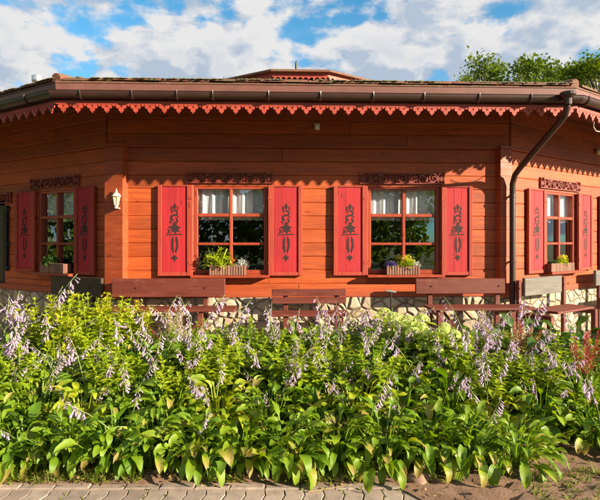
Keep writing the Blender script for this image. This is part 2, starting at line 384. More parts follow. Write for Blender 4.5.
for c in range(-16, 4):
    x = c*0.205; mb.zprism([(x+.002,2.91),(x+.203,2.91),(x+.203,2.965),(x+.002,2.965)], -0.05, random.uniform(0.004,0.012), 0.006)
tag(mb.build('kerb', M['paver']), kind='structure')

def soil_z(x, y):
    t = min(max((y-2.93)/1.1, 0), 1); u = min(max((5.35-y)/0.9, 0), 1)
    h = 0.18*t*t*(3-2*t)*u*u*(3-2*u) + 0.01
    if x > 0.6 and y < 3.4: h = max(h, 0.012 + 0.02*min(1, (x-0.6)))
    return h
mb = MB(); nx, ny = 160, 70
vs = []
for j in range(ny+1):
    for i in range(nx+1):
        x = -4.6+9.2*i/nx
        y0 = 2.955
        if x > 0.55: y0 = 2.955 - min(1, (x-0.55)/0.55)*0.72
        y0 += 0.012*math.sin(x*9)+0.01*math.sin(x*23+1)
        y = y0+(5.4-y0)*(j/ny)
        e = min(1, j/3)
        z = soil_z(x, y)*e + 0.006 + e*(0.012*math.sin(x*31+y*17)*math.sin(y*27-x*11) + 0.008*rng.normal())
        vs.append((x, y, z))
fs = [(j*(nx+1)+i, j*(nx+1)+i+1, (j+1)*(nx+1)+i+1, (j+1)*(nx+1)+i) for j in range(ny) for i in range(nx)]
mb.add(vs, fs); tag(mb.build('flower_bed_soil', M['soil'], smooth=True), kind='structure')

# ------------------------------------------------------------------ house
NS = 11; TURN = 2*math.pi/NS; H = 2.667; AP = H/math.tan(TURN/2)
house = empty('log_house', (0.147, 6.67, 0), R(2.0), label='orange stained log house with crimson shutters and carved red eaves', cat='house')
HW = Matrix.Translation((0.147, 6.67, 0)) @ Matrix.Rotation(R(2.0), 4, 'Z'); HI = HW.inverted()
def MK(k): return Matrix.Translation((0, AP, 0)) @ Matrix.Rotation(k*TURN, 4, 'Z') @ Matrix.Translation((0, -AP, 0))
def wall_hit(k, px, py, off=0.0):
    m = (HW @ MK(k)).inverted(); o = m @ Vector((0, 0, EYE)); d = m.to_3x3() @ Vector(((px-300)/F, 1, (HZ-py)/F))
    t = (-off-o.y)/d.y; return o+d*t
def wx(k, px, off=0.0): return wall_hit(k, px, HZ, off).x
TT = math.tan(TURN/2)
def mitre(mb, prof, h=H, closed=False):
    """profile of (y, z) swept along a wall with mitred ends"""
    n = len(prof); v = [(-(h-y*TT), y, z) for y, z in prof] + [(h-y*TT, y, z) for y, z in prof]
    f = [(i, i+n, (i+1) % n+n, (i+1) % n) for i in range(n if closed else n-1)]
    mb.add(v, f)
PZ = lambda py: EYE+(HZ-py)/F*6.67
Z0, Z1 = PZ(275.4), PZ(186)              # shutters
HZ0, HZ1 = PZ(183.8), PZ(173.2)          # carved headers
FZ = PZ(297)                             # top of the foundation
TOPZ = 3.30; FRZ = PZ(145)
CR = 0.18

WIN = []   # (k, shutterL0, shutterL1, shutterR0, shutterR1, header0, header1)
WIN.append((0, wx(0,158.6), wx(0,193.2), wx(0,268.2), wx(0,302), wx(0,187), wx(0,272.5)))
WIN.append((0, wx(0,333), wx(0,367), wx(0,440.3), wx(0,471), wx(0,359.5), wx(0,444)))
WIN.append((-1, wx(-1,18.5), wx(-1,38), wx(-1,77.5), wx(-1,97), wx(-1,32), wx(-1,80.5)))
w = (1, wx(1,525), wx(1,543), wx(1,575), wx(1,589), wx(1,539), wx(1,578.5))
WIN.append(w); dx = wx(1,597.5)-w[1]
WIN.append((1,)+tuple(a+dx for a in w[1:]))

def build_wall(k):
    ops = [(a[2]+0.004, a[3]-0.004) for a in WIN if a[0] == k]
    if k == -1: ops = ops + [(-9, -8)]
    door = (wx(-1, -45), wx(-1, 5)) if k == -1 else None
    mb = MB(); z = FZ; i = 0; rr = random.Random(100+k)
    while z < TOPZ-0.02:
        z2 = min(z+CR, TOPZ)
        cuts = [(-H, H)]
        if abs(k) <= 1:
            for (a, b) in ops:
                if z2 > Z0+0.02 and z < Z1-0.01:
                    nc = []
                    for (c, d) in cuts:
                        if b <= c or a >= d: nc.append((c, d))
                        else:
                            if a > c: nc.append((c, a))
                            if b < d: nc.append((b, d))
                    cuts = nc
            if door and z < 2.0:
                nc = []
                for (c, d) in cuts:
                    a, b = door
                    if b <= c or a >= d: nc.append((c, d))
                    else:
                        if a > c: nc.append((c, a))
                        if b < d: nc.append((b, d))
                cuts = nc
        fr = -0.045 if (z+z2)/2 > FRZ else 0.0
        if abs(k) <= 1:
            for (a, b) in ops:
                if a < -5: continue
                if z < Z1-0.01 < z2: mb.box(a+.0005, b-.0005, fr-.001, 0.16, Z1-0.0115, z2-.0008, 0.004)
                if z < Z0+0.02 < z2: mb.box(a+.0005, b-.0005, fr-.001, 0.16, z+.0008, Z0+0.018, 0.004)
        for (c, d) in cuts:
            s = [c]
            if d-c > 2.2 and rr.random() < 0.5: s.append(rr.uniform(c+0.8, d-0.8))
            s.append(d)
            for a, b in zip(s[:-1], s[1:]):
                mb.box(a, b, fr-rr.uniform(0, 0.004), 0.16, z+0.0008, z2-0.0008, 0.008)
        z = z2; i += 1
    return mb.build('wall', M['wall'], house, matrix=MK(k))
for k in range(NS):
    kk = k if k <= 5 else k-NS
    build_wall(kk)
    mb = MB(); mb.box(-H-0.03*TT, H+0.03*TT, -0.03, 0.16, -0.02, FZ-0.002, 0.0)
    mb.build('foundation', M['stone'], house, matrix=MK(kk))
# corner posts of stacked blocks
for k, (wa, wb) in {-1: (0.02, 0.245), 1: (0.02, 0.165)}.items():
    ha = TURN/2; nb = Vector((k*math.sin(ha), -math.cos(ha))); tb = Vector((-k*math.cos(ha), -math.sin(ha))); C0 = Vector((k*H, 0))
    mb = MB(); z = FZ-0.001
    while z < FRZ-0.02:
        z2 = min(z+CR, FRZ-0.002); o = 0.052+random.uniform(0, .004)
        p1 = C0+nb*o-tb*wa; p2 = C0+nb*o+tb*wb
        mb.zprism([tuple(p1), tuple(p2), tuple(p2-nb*0.14), tuple(p1-nb*0.14)], z+.0008, z2-.0008, 0.005); z = z2
    mb.build('corner_post', M['trim'], house, matrix=MK(0))
# sill beam under the wall
for k in (-1, 0, 1):
    mb = MB(); mb.box(-H, H, -0.028, -0.001, FZ-0.0, FZ+0.085, 0.006)
    mb.build('sill_beam', M['trim'], house, matrix=MK(k))
# inside: floor and a partition so the rooms read as rooms
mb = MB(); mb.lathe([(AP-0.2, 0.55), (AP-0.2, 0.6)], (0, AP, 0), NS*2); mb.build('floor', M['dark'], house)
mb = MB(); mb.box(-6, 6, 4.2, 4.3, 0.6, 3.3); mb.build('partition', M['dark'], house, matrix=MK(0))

CARV = [[(115,118),(126,128),(136,126),(141,138),(134,146),(139,156),(131,166),(122,160),(116,172),(108,160),(99,163),(93,152),(100,146),(92,136),(99,125),(107,130)],
 [(112,172),(120,178),(113,190),(122,200),(134,194),(140,204),(130,214),(116,214),(106,202),(100,190),(104,180)],
 [(112,218),(122,222),(134,234),(152,238),(136,248),(146,262),(128,258),(120,272),(112,258),(94,266),(102,250),(80,236),(100,234)],
 [(76,244),(92,252),(88,266),(74,268),(82,256)], [(70,271),(158,268),(158,273),(70,276)],
 [(124,278),(136,296),(137,328),(124,360),(118,346),(126,322),(121,294)],
 [(106,276),(112,298),(110,322),(114,346),(108,362),(97,334),(98,300)],
 [(115,364),(126,372),(134,380),(122,386),(115,398),(108,386),(96,380),(104,372)]]
def shutter(k, x0, x1, wide_side):
    mb = MB(); yb = -0.022
    a, b = (0.055, 0.075) if wide_side > 0 else (0.075, 0.055)
    w_ = x1-x0; a *= w_/0.46; b *= w_/0.46
    for (c, d) in ((x0, x0+a), (x1-b, x1)): mb.box(c, d, -0.062, yb, Z0, Z1, 0.005)
    mb.box(x0+a+.001, x1-b-.001, -0.058, yb, Z0, Z0+0.05, 0.005); mb.box(x0+a+.001, x1-b-.001, -0.058, yb, Z1-0.022, Z1, 0.005)
    s = mb.build('shutter', M['stile'], house, matrix=MK(k))
    mb = MB(); n = 3; pw = (x1-b-x0-a-0.002)/n
    for i in range(n): mb.box(x0+a+.001+i*pw, x0+a+.001+(i+1)*pw, -0.047-0.0012*(i % 2), yb+0.002, Z0+0.05, Z1-0.022, 0.0035)
    mb.build('panel', M['crimson'], s)
    mb = MB(); cx = (x0+a+x1-b)/2; cz = PZ(180+258/5); q = 0.00267; sx = q*min(1, (w_/0.46))*0.95
    f = min(1, w_/0.46); ca, cb = -0.0496, -0.0455
    for poly in CARV[2:]: mb.prism([(cx+(px-115)*sx*.95, cz-(py-258)*q*1.08) for px, py in poly], ca, cb)
    T = lambda pts, dy=0.0: mb.prism([(cx+x*f, cz+z) for x, z in pts], ca-dy, cb)
    T([(0.004,.372),(.022,.345),(.026,.318),(.012,.292),(-.006,.292),(-.020,.315),(-.014,.345)])
    T([(-.024,.340),(-.046,.322),(-.050,.296),(-.034,.272),(-.028,.296)]); T([(.034,.336),(.054,.318),(.052,.290),(.036,.268),(.038,.298)])
    for (x, z, r, w2, a0, a1) in ((.010,.245,.028,.016,-2.2,2.0), (-.012,.262,.016,.012,.6,4.4), (-.006,.180,.032,.020,1.2,4.6), (.012,.140,.026,.018,-2.4,1.3), (.030,.196,.014,.010,-1.5,2.9), (-.036,.128,.014,.010,1.5,5.9)):
        mb.arc_band(cx+x*f*1.1, cz+z, r*f*1.08, w2*f*1.3, a0, a1, ca-random.uniform(.0001,.0009), cb, 9)
    mb.build('cutout_inlay', M['cutout_shade'], s)  # solid dark pieces on the panel, painted as shaded openings
    for zz in (Z0+0.17, Z1-0.17):
        mb = MB(); xa = x1-0.05 if wide_side > 0 else x0+0.0
        mb.box(xa, xa+0.05, -0.066, -0.060, zz-0.018, zz+0.018)
        mb.build('hinge', M['stile'], s)
def header(k, x0, x1):
    mb = MB(); z0, z1 = HZ0, HZ1; h = z1-z0; cz = (z0+z1)/2; y0, y1 = -0.030, -0.004
    mb.box(x0, x1, y0, y1, z0, z0+0.014); mb.box(x0+.10, x1-.10, y0, y1, z1-0.013, z1)
    for xa in (x0, x1-0.09):
        mb.box(xa, xa+0.010, y0-.003, y1, z0+.0145, z1+0.012); mb.box(xa+0.08, xa+0.09, y0-.003, y1, z0+.0145, z1+0.012)
        mb.arc_band(xa+0.045, cz, 0.026, 0.012, 0, 2*math.pi, y0, y1); mb.prism([(xa+.045,cz-.05),(xa+.06,cz),(xa+.045,cz+.05),(xa+.03,cz)], y0-.002, y1)
        mb.prism([(xa+.012,cz+.004),(xa+.012,cz-.004),(xa+.079,cz-.004),(xa+.079,cz+.004)], y0-.001, y1-.001)
    c = (x0+x1)/2
    mb.arc_band(c, cz, 0.048, 0.013, 0, 2*math.pi, y0-.002, y1)
    for j in range(6):
        a = j*math.pi/3; mb.prism([(c+.008*math.cos(a+1.5),cz+.008*math.sin(a+1.5)),(c+.045*math.cos(a),cz+.045*math.sin(a)),(c+.008*math.cos(a-1.5),cz+.008*math.sin(a-1.5))], y0-.003, y1-.002)
    n = max(2, int(((x1-x0)/2-0.15)/0.115)); st = ((x1-x0)/2-0.15)/n
    for sgn in (-1, 1):
        for j in range(n):
            xc = c+sgn*(0.065+st*(j+0.5)); up = (j % 2)*2-1
            r = st*0.36
            mb.arc_band(xc, cz-up*0.012, r, 0.013, math.pi*(0.05 if up > 0 else 1.05)-1.0, math.pi*(1.0 if up > 0 else 2.0)+1.3, y0-.001*(j % 3), y1-.001, 12)
            mb.arc_band(xc+0.01*sgn, cz-up*0.010, r*0.42, 0.011, 0, 4.6, y0-.0015*(j % 2)-.001, y1-.002, 9)
            mb.prism([(xc-st*.5,cz+up*.05),(xc-st*.2,cz+up*.028),(xc+st*.25,cz+up*.045),(xc+st*.05,cz+up*.056)], y0-.0005, y1-.0015)
            mb.prism([(xc+st*.45,cz-up*.056),(xc+st*.52,cz),(xc+st*.40,cz+up*.05),(xc+st*.36,cz)], y0-.0025, y1-.003)
    # backing board, set back
    o = mb.build('window_header', M['header'], house, matrix=MK(k)); return o
def window(k, a0, a1, b0, b1, h0, h1):
    shutter(k, a0, a1, 1); shutter(k, b0, b1, -1); header(k, h0, h1)
    x0, x1 = a1+0.004, b0-0.004; w_ = x1-x0; z0, z1 = Z0+0.02, Z1-0.012
    mb = MB(); fw = 0.052; y0, y1 = 0.004, 0.09
    mb.box(x0, x0+fw, y0, y1, z0, z1, .006); mb.box(x1-fw, x1, y0, y1, z0, z1, .006)
    mb.box(x0+fw, x1-fw, y0, y1, z1-0.035, z1, .006); mb.box(x0+fw, x1-fw, y0, y1, z0, z0+fw, .006)
    xm = (x0+x1)/2; mb.box(xm-0.02, xm+0.02, y0-.004, y1, z0+fw, z1-.035, .006)
    zr = (PZ(217.0), PZ(213.6), PZ(245.3), PZ(242.6))
    for (c, d) in ((x0+fw, xm-0.02), (xm+0.02, x1-fw)):
        mb.box(c, d, y0+.002, y1, zr[0], zr[1], .006); mb.box(c, d, y0+.002, y1, zr[2], zr[3], .006)
    wn = mb.build('window', M['frame'], house, matrix=MK(k))
    rows = ((z0+fw, zr[2]), (zr[3], zr[0]), (zr[1], z1-.035))
    for (c, d) in ((x0+fw, xm-0.02), (xm+0.02, x1-fw)):
        for (e, f) in rows:
            g = MB(); t = random.uniform(-.002, .002); s_ = random.uniform(-.0015, .0015)
            g.add([(c-.004,.045+t,e-.004),(d+.004,.045-t,e-.004),(d+.004,.045-t+s_,f+.004),(c-.004,.045+t+s_,f+.004)], [(0,1,2,3)])
            g.build('pane', M['glass'], wn)
    zb = PZ(219.5)
    for (c, d) in ((x0+0.03, xm-0.012), (xm+0.012, x1-0.03)):
        g = MB(); n = 60; ph = random.uniform(0, 6); fq = random.uniform(38, 48); rws = 8; vs = []
        for j in range(rws+1):
            for i in range(n+1):
                x = c+(d-c)*i/n; t = j/rws
                amp = 0.012+0.010*t
                y = 0.115+amp*math.sin(fq*(x-c)+ph+0.8*math.sin(7*(x-c)))+0.006*math.sin(97*x+ph)
                z = z1-(z1-zb)*t
                if j == rws: z -= 0.012*abs(math.sin((x-c)*34))
                vs.append((x, y, z))
        g.add(vs, [(j*(n+1)+i, j*(n+1)+i+1, (j+1)*(n+1)+i+1, (j+1)*(n+1)+i) for j in range(rws) for i in range(n)])
        g.build('curtain', M['curtain'], wn, smooth=True)
    g = MB(); g.box(x0-0.02, x1+0.02, -0.15, 0.0, Z0-0.022, Z0+0.012, .006); g.build('sill', M['frame'], wn)
for w in WIN: window(*w)

# far left: dark doorway with carved hood and a black iron bar
mb = MB(); d0, d1 = wx(-1, -45), wx(-1, 5)
mb.box(d0, d1, 0.03, 0.09, FZ, 2.0, .004)
for i in range(4):
    xa = d0+.08+i*(d1-d0-.16)/4; mb.box(xa+.01, xa+(d1-d0-.16)/4-.01, 0.022, 0.031, FZ+.1, 1.9, .004)
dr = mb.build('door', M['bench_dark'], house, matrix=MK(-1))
mb = MB(); zt = 2.17
xb = wx(-1, 12.3)
mb.box(d0-.1, xb, -0.03, -0.004, 2.02, 2.035); mb.box(d0-.1, xb-.02, -0.03, -0.004, zt-.015, zt)
for xa in (xb-.013, xb-.09): mb.box(xa, xa+.013, -0.034, -0.004, 2.0355, zt+.02)
for i in range(9):
    xc = xb-.05-i*.115
    mb.arc_band(xc, 2.10, .03, .013, 0, 6.28, -.03, -.005); mb.prism([(xc-.07,2.06),(xc-.045,2.11),(xc-.075,2.15),(xc-.06,2.10)], -.031, -.006)
mb.build('door_hood', M['header'], house, matrix=MK(-1))
mb = MB(); xi = wx(-1, 8.5)
for a, b, w_ in ((1.02, 1.95, .022),): mb.box(xi-w_, xi+w_, -.05, -.002, a, b, .006)
for zz, r_ in ((1.93, .06), (1.78, .045), (1.38, .055), (1.30, .04), (1.02, .055)):
    mb.tube([(xi, -.055, zz), (xi, -.015, zz)], [r_*.7, r_], 10)
mb.build('iron_bar', M['iron'], house, matrix=MK(-1))

# eaves, lace, gutter and roof on all faces (the lace and gutter only where they can be seen)
EX = 0.05
def ME(k): return Matrix.Translation((EX, 0, 0)) @ MK(k)
RY, RZ = -1.005, 3.235; PITCH = math.tan(R(12.0))
for k in range(NS):
    kk = k if k <= 5 else k-NS; near = abs(kk) <= 2
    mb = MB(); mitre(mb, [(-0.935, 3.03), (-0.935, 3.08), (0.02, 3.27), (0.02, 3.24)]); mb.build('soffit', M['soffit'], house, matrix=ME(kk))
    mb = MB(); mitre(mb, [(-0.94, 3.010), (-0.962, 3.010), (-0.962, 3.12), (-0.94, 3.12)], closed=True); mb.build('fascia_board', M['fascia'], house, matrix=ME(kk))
    mb = MB(); mitre(mb, [(-0.965, 3.095), (-0.985, 3.095), (-1.000, 3.218), (-0.90, 3.218)], closed=True); mb.build('eave_flashing', M['flash'], house, matrix=ME(kk))
    if not near: continue
    mb = MB(); hw = H+0.985*TT
    mb.box(-hw, hw, -0.9970, -0.9770, 2.968, 3.006)
    n = round(2*hw/0.158); st = 2*hw/n
    for i in range(n):
        x = -hw+st*(i+0.5); r = random.uniform(-.0015, .0015)
        def disc(cx, cz, rad, y, m=8): mb.prism([(cx+rad*math.cos(2*math.pi*q/m+.39), cz+rad*math.sin(2*math.pi*q/m+.39)) for q in range(m)], y, -0.9780+y*0+0.0)
        disc(x-0.033, 2.946+r, 0.026, -0.9955); disc(x+0.033, 2.946+r, 0.026, -0.9955)
        mb.prism([(x-.009, 2.9685), (x+.009, 2.9685), (x+.007, 2.955), (x-.007, 2.955)], -0.9950, -0.9775)
        disc(x, 2.911+r, 0.028, -0.9962); mb.prism([(x-.017, 2.898+r), (x+.017, 2.898+r), (x, 2.872+r)], -0.9945, -0.9765)
        mb.prism([(x-.034, 2.939+r), (x-.016, 2.927+r), (x-.026, 2.930+r)], -0.9940, -0.9760)
        mb.prism([(x+.034, 2.939+r), (x+.026, 2.930+r), (x+.016, 2.927+r)], -0.9940, -0.9760)
        xe = x+st/2
        if i < n-1: mb.prism([(xe-.024, 2.9685), (xe+.024, 2.9685), (xe+.014, 2.957), (xe, 2.944), (xe-.014, 2.957)], -0.9948, -0.9770)
    mb.build('lace_trim', M['lace'], house, matrix=ME(kk))
    mb = MB(); gy, gz, gr = -1.045, 3.088, 0.054
    prof = [(gy+gr*math.cos(a), gz-gr*math.sin(a)*1.25) for a in np.linspace(0, math.pi, 11)]
    prof += [(gy-gr-.006, gz+.008), (gy-gr+.006, gz+.010)] + [(gy+(gr-.006)*math.cos(a), gz-(gr-.006)*math.sin(a)*1.25) for a in np.linspace(math.pi, 0, 11)]
    mitre(mb, prof, closed=True); gt = mb.build('gutter', M['gutter'], house, matrix=ME(kk), smooth=False)
    xs = np.arange(-H-.2, H+.25, 0.60) if kk else [wx(0, p, 1.1) for p in (75, 127, 172, 208, 264, 316, 369, 420, 475, 527)]
    for x in xs:
        b = MB(); b.tube([(x, gy+(gr+.006)*math.cos(a), gz-(gr+.006)*math.sin(a)*1.25) for a in np.linspace(0.2, math.pi+.25, 12)], 0.009, 6)
        b.build('gutter_bracket', M['gutter'], gt)
# roof surface
mb = MB()
for k in range(NS):
    m = ME(k); a0 = RY; z0 = RZ-0.012; a1 = AP-1.5; z1 = z0+(a1-a0)*PITCH
    q = [Vector((-(H-a0*TT), a0, z0)), Vector((H-a0*TT, a0, z0)), Vector((H-a1*TT, a1, z1)), Vector((-(H-a1*TT), a1, z1))]
    lo = [p-Vector((0, 0, 0.02)) for p in q]; v = [m @ p for p in q+lo]
    mb.add(v, [(0,1,2,3),(7,6,5,4),(0,4,5,1)])
roof = mb.build('roof', M['tile'], house)
for k in (-1, 0, 1):      # courses of flat tiles, the eave ones showing their mossy ends
    mb = MB(); rr = random.Random(40+k)
    for c in range(9):
        y0 = RY-0.015+c*0.31; z0 = RZ+(y0-RY)*PITCH+0.004; hw = H-(y0+0.15)*TT-0.05; nn_ = int(2*hw/0.27); st = 2*hw/nn_
        for i in range(nn_):
            x0 = -hw+i*st; t = rr.uniform(0.020, 0.030); j = rr.uniform(-.008, .008); lf = rr.uniform(0, .007)
            v = [(x0+.003,y0+j,z0-.008+lf),(x0+st-.003,y0+j,z0-.008+lf*.5),(x0+st-.003,y0+.33,z0+.33*PITCH-.004),(x0+.003,y0+.33,z0+.33*PITCH-.004)]
            v += [(a, b, d+t) for a, b, d in v[:2]] + [(a, b, d+0.012) for a, b, d in v[2:4]]
            mb.add(v, [(4,5,6,7),(0,1,5,4),(1,2,6,5),(3,0,4,7),(0,3,2,1)])
    mb.build('tile_course', M['tile'], roof, matrix=ME(k))
    mb = MB()
    for i in range(1100):
        x = rr.uniform(-H-.25, H+.25); y = RY-.022+abs(rr.gauss(0, .05)); z = RZ+(y-RY)*PITCH+.018
        if math.sin(x*3+k)+math.sin(x*7.3) < -0.9: continue
        s = rr.uniform(.008, .022); mb.add([(x-s,y-s,z),(x+s,y-s,z),(x+s,y+s,z),(x-s,y+s,z),(x,y,z+s*1.0)], [(0,1,4),(1,2,4),(2,3,4),(3,0,4)])
    tag(mb.build('moss', M['moss'], roof, matrix=ME(k), smooth=True), kind='stuff')
for s in (-1, 1):         # hip ridge tiles
    mb = MB(); hx = H-RY*TT; c0 = Vector((s*hx+EX, RY, RZ+0.0)); c1y = AP-1.5
    c1 = Vector((s*(H-c1y*TT)+EX, c1y, RZ+(c1y-RY)*PITCH)); d = (c1-c0).normalized(); Lh = (c1-c0).length; n = int(Lh/0.36)
    for i in range(n):
        a = c0+d*(i*0.36+.02); b = c0+d*(i*0.36+0.36)
        mb.tube([a+Vector((0,0,.012)), a+Vector((0,0,.012))+d*.03, b], [0.060, 0.066, 0.055], 12)
    mb.build('hip_ridge', M['tile'], roof, smooth=False)
mb = MB(); pv = HI @ P(37.5, 84, 7.9)
mb.lathe([(0.05,-.5),(0.05,0.03),(0.085,0.035),(0.085,0.045),(0.07,0.05),(0.085,.055),(0.085,0.12),(0.06,.135),(0.0,0.15)], pv, 16)
mb.build('vent_pipe', M['steel'], roof, smooth=False)
# lantern turret on the crown of the roof
LA = 0.95; LH = LA*TT
tc = HI @ Vector(((297-300)/F*14.0, 16.7, 0)); tc.z = 0
TZ = EYE+(HZ-69)/F*13.9
M_t = Matrix.Translation(tc)
mb = MB(); mb.lathe([(2.35, TZ-1.8), (2.35, TZ-0.16)], (0,0,0), NS); tw = mb.build('lantern_turret', M['trim'], house, matrix=M_t @ Matrix.Rotation(R(-90)+TURN/2, 4, 'Z'))
mb = MB(); r0, r1 = 2.93, 2.5
mb.lathe([(r0*.95, TZ-0.075), (r0, TZ-0.07), (r0, TZ-0.02), (r0-.03, TZ+.0), (0.25, TZ+0.16), (0.05, TZ+0.19)], (0,0,0), NS); mb.build('turret_roof', M['tile'], tw)
mb = MB()
for k in range(NS):
    a0 = 2*math.pi*k/NS; a1 = 2*math.pi*(k+1)/NS
    A = Vector((math.cos(a0), math.sin(a0), 0))*r0*.955; B = Vector((math.cos(a1), math.sin(a1), 0))*r0*.955
    mb.add([A+Vector((0,0,TZ-.08)), B+Vector((0,0,TZ-.08)), B+Vector((0,0,TZ-.19)), A+Vector((0,0,TZ-.19))], [(3,2,1,0)])
    for i in range(10):
        c = A.lerp(B, (i+.5)/10); t = (B-A).normalized()*.05; mb.add([c-t+Vector((0,0,TZ-.19)), c+t+Vector((0,0,TZ-.19)), c+Vector((0,0,TZ-.26))], [(0,2,1)])
mb.build('turret_lace', M['lace'], tw)
mb = MB(); mb.lathe([(0.12,TZ+.15),(0.06,TZ+.2),(0.05,TZ+.78),(0.11,TZ+.84),(0.10,TZ+.92),(0.04,TZ+1.0),(.028,TZ+1.22),(0.0,TZ+1.3)], (-0.15,0,0), 10); mb.build('finial', M['iron'], tw)
mb = MB(); yr = -2.6
mb.tube([(-.1,yr,TZ),(-.1,yr,TZ+.16)], .011, 6); mb.tube([(-.15,yr,TZ+.12),(.85,yr,TZ+.15)], .008, 5); mb.tube([(.8,yr,TZ),(.8,yr,TZ+.24)], .010, 6); mb.tube([(.3,yr,TZ),(.3,yr,TZ+.14)], .009, 6)
mb.build('lightning_rod', M['iron'], tw)

# downspout
def HP(px, py, d): return HI @ P(px, py, d)
mb = MB(); top = HP(568, 96, 5.62)
path = [HP(567.5, 99, 5.62), HP(567, 108, 5.64), HP(564.5, 116, 5.70), HP(560, 122, 5.78), HP(520, 168, 6.50), HP(515, 175, 6.58), HP(512.6, 184, 6.62), HP(512.5, 200, 6.62), HP(512.5, 312, 6.62), HP(512.5, 352, 6.62)]
mb.tube(path, 0.038, 12); dsp = mb.build('downspout', M['gutter'], house, smooth=True)
mb = MB(); mb.lathe([(0.040,-.085),(0.042,-.02),(0.082,0.02),(0.085,0.05),(0.078,.05)], HP(568, 97, 5.60), 14); mb.build('hopper', M['gutter'], dsp)
for py in (196, 262):
    mb = MB(); c = HP(512.5, py, 6.62); mb.lathe([(0.046,-.014),(0.046,.014)], c, 12); mb.box(c.x-.01, c.x+.01, c.y, c.y+.09, c.z-.01, c.z+.01); mb.build('pipe_clip', M['gutter'], dsp)

# ------------------------------------------------------------------ small things on the house
def on_wall(k, px, py, off): return (HW @ MK(k)) @ wall_hit(k, px, py, off)
p = on_wall(0, 117, 206, 0.10)
wl = empty('wall_lantern', p, R(2), label='cream coach lantern on the corner post left of the big windows', cat='wall lamp'); wl.scale = (.78,)*3
mb = MB(); mb.tube([(0.045, .035, -.035), (0.05, -.01, -.045), (0.02, -.035, -.03), (0, -.035, 0)], .010, 8); mb.lathe([(.03,-.045),(.035,-.03),(.025,-.02),(.03,.012)], (0,-.035,0), 8); mb.tube([(.045,.038,-.035),(.045,.026,-.035)], .035, 12)
mb.build('bracket', M['cream'], wl)
mb = MB()
for k in range(6):
    a = k*math.pi/3; mb.tube([(.034*math.cos(a), -.035+.034*math.sin(a), .01), (.062*math.cos(a), -.035+.062*math.sin(a), .155)], .006, 5)
mb.build('cage', M['cream'], wl)
mb = MB(); mb.lathe([(.031,.012),(.057,.153)], (0,-.035,0), 6); mb.build('glass', plain('frosted_glass', (0.70, 0.52, 0.24), 0.2, 0, .05), wl)
mb = MB(); mb.lathe([(.078,.155),(.078,.163),(.045,.205),(.018,.222),(.016,.232),(.024,.244),(.008,.262),(.004,.285),(0,.29)], (0,-.035,0), 12); mb.build('cap', M['cream'], wl)

p = on_wall(0, 317, 127, 0.05)
o = empty('motion_sensor', p, R(2), label='small cream sensor box high on the wall between the big windows', cat='sensor')
mb = MB(); mb.box(-.035, .035, -.05, 0, -.04, .04, .008); mb.build('housing', M['cream'], o)
mb = MB(); mb.tube([(0,-.05,-.01),(0,-.062,-.01)], [.024, .016], 12); mb.build('lens', plain('sensor_lens', (.85,.83,.78), .3), o)
p = on_wall(1, 596.5, 150, 0.06)
o = empty('floodlight', p, R(34.7), label='small white outdoor lamp on the right wall under the eaves', cat='lamp')
mb = MB(); mb.box(-.03, .03, 0.02, 0.06, -.03, .03, .006); mb.tube([(0,.03,0),(0,-.02,-.005)], .012, 8); mb.build('base', M['iron'], o)
mb = MB(); mb.lathe([(0.0,-.075),(.03,-.065),(.042,-.03),(.040,.0),(.02,.03),(0,.035)], (0,-.035,-.01), 12); mb.build('lamp_head', M['cream'], o, smooth=True)
mb = MB(); a = P(594, 122, 5.95); mb.tube([a, P(593.5,127,5.98), P(596,131,6.02), P(601,132,6.06), P(606,128,6.1)], .006, 6)
tag(mb.build('cable', M['cream']), 'pale loose cable looped under the right eaves', 'cable')

# ------------------------------------------------------------------ leaves
def leaf(mb, base, az, elev, L, W, pet=0.1, droop=1.4, fold=0.3, wave=0.0, roll=0.0, nl=6, nw=4, shape='hosta', curl=0.0):
    r = np.array((math.cos(az), math.sin(az), 0)); s0 = np.array((-math.sin(az), math.cos(az), 0)); up = np.array((0, 0, 1.0))
    rows = []; p = np.array(base, float); a = elev
    if pet > 0:
        rows.append((p.copy(), a, 0.004, 0.0)); p = p+(r*math.cos(a)+up*math.sin(a))*pet*0.5; a -= droop*0.1
        rows.append((p.copy(), a, 0.004, 0.02)); p = p+(r*math.cos(a)+up*math.sin(a))*pet*0.5; a -= droop*0.1
    for i in range(nl+1):
        t = i/nl
        if shape == 'hosta': w = W*2.05*(t+0.015)**0.55*(1-t)**0.75*0.72
        elif shape == 'strap': w = W*min(1, 0.5+t*2)*(1-t**3)
        else: w = W*math.sin(math.pi*min(1, t*0.97+0.03))**0.8
        rows.append((p.copy(), a, max(w, 0.0008), 0.05+0.95*t))
        st = L/nl; a -= droop*0.8/nl*(1+curl*(t-.5)); p = p+(r*math.cos(a)+up*math.sin(a))*st
    vs = []; uv = []; ph = random.uniform(0, 6)
    for (q, a, w, t) in rows:
        n0 = -math.sin(a)*r+math.cos(a)*up
        s = s0*math.cos(roll)+n0*math.sin(roll); n = n0*math.cos(roll)-s0*math.sin(roll)
        for j in range(nw+1):
            u = -1+2*j/nw
            vs.append(q+s*u*w*math.cos(fold)+n*(abs(u)**1.3*w*math.sin(fold)+wave*w*u*u*math.sin(t*11+ph+(1.6 if u > 0 else 0)))); uv.append((u, t))
    m = nw+1; mb.add(vs, [(i*m+j, i*m+j+1, (i+1)*m+j+1, (i+1)*m+j) for i in range(len(rows)-1) for j in range(nw)], uv)

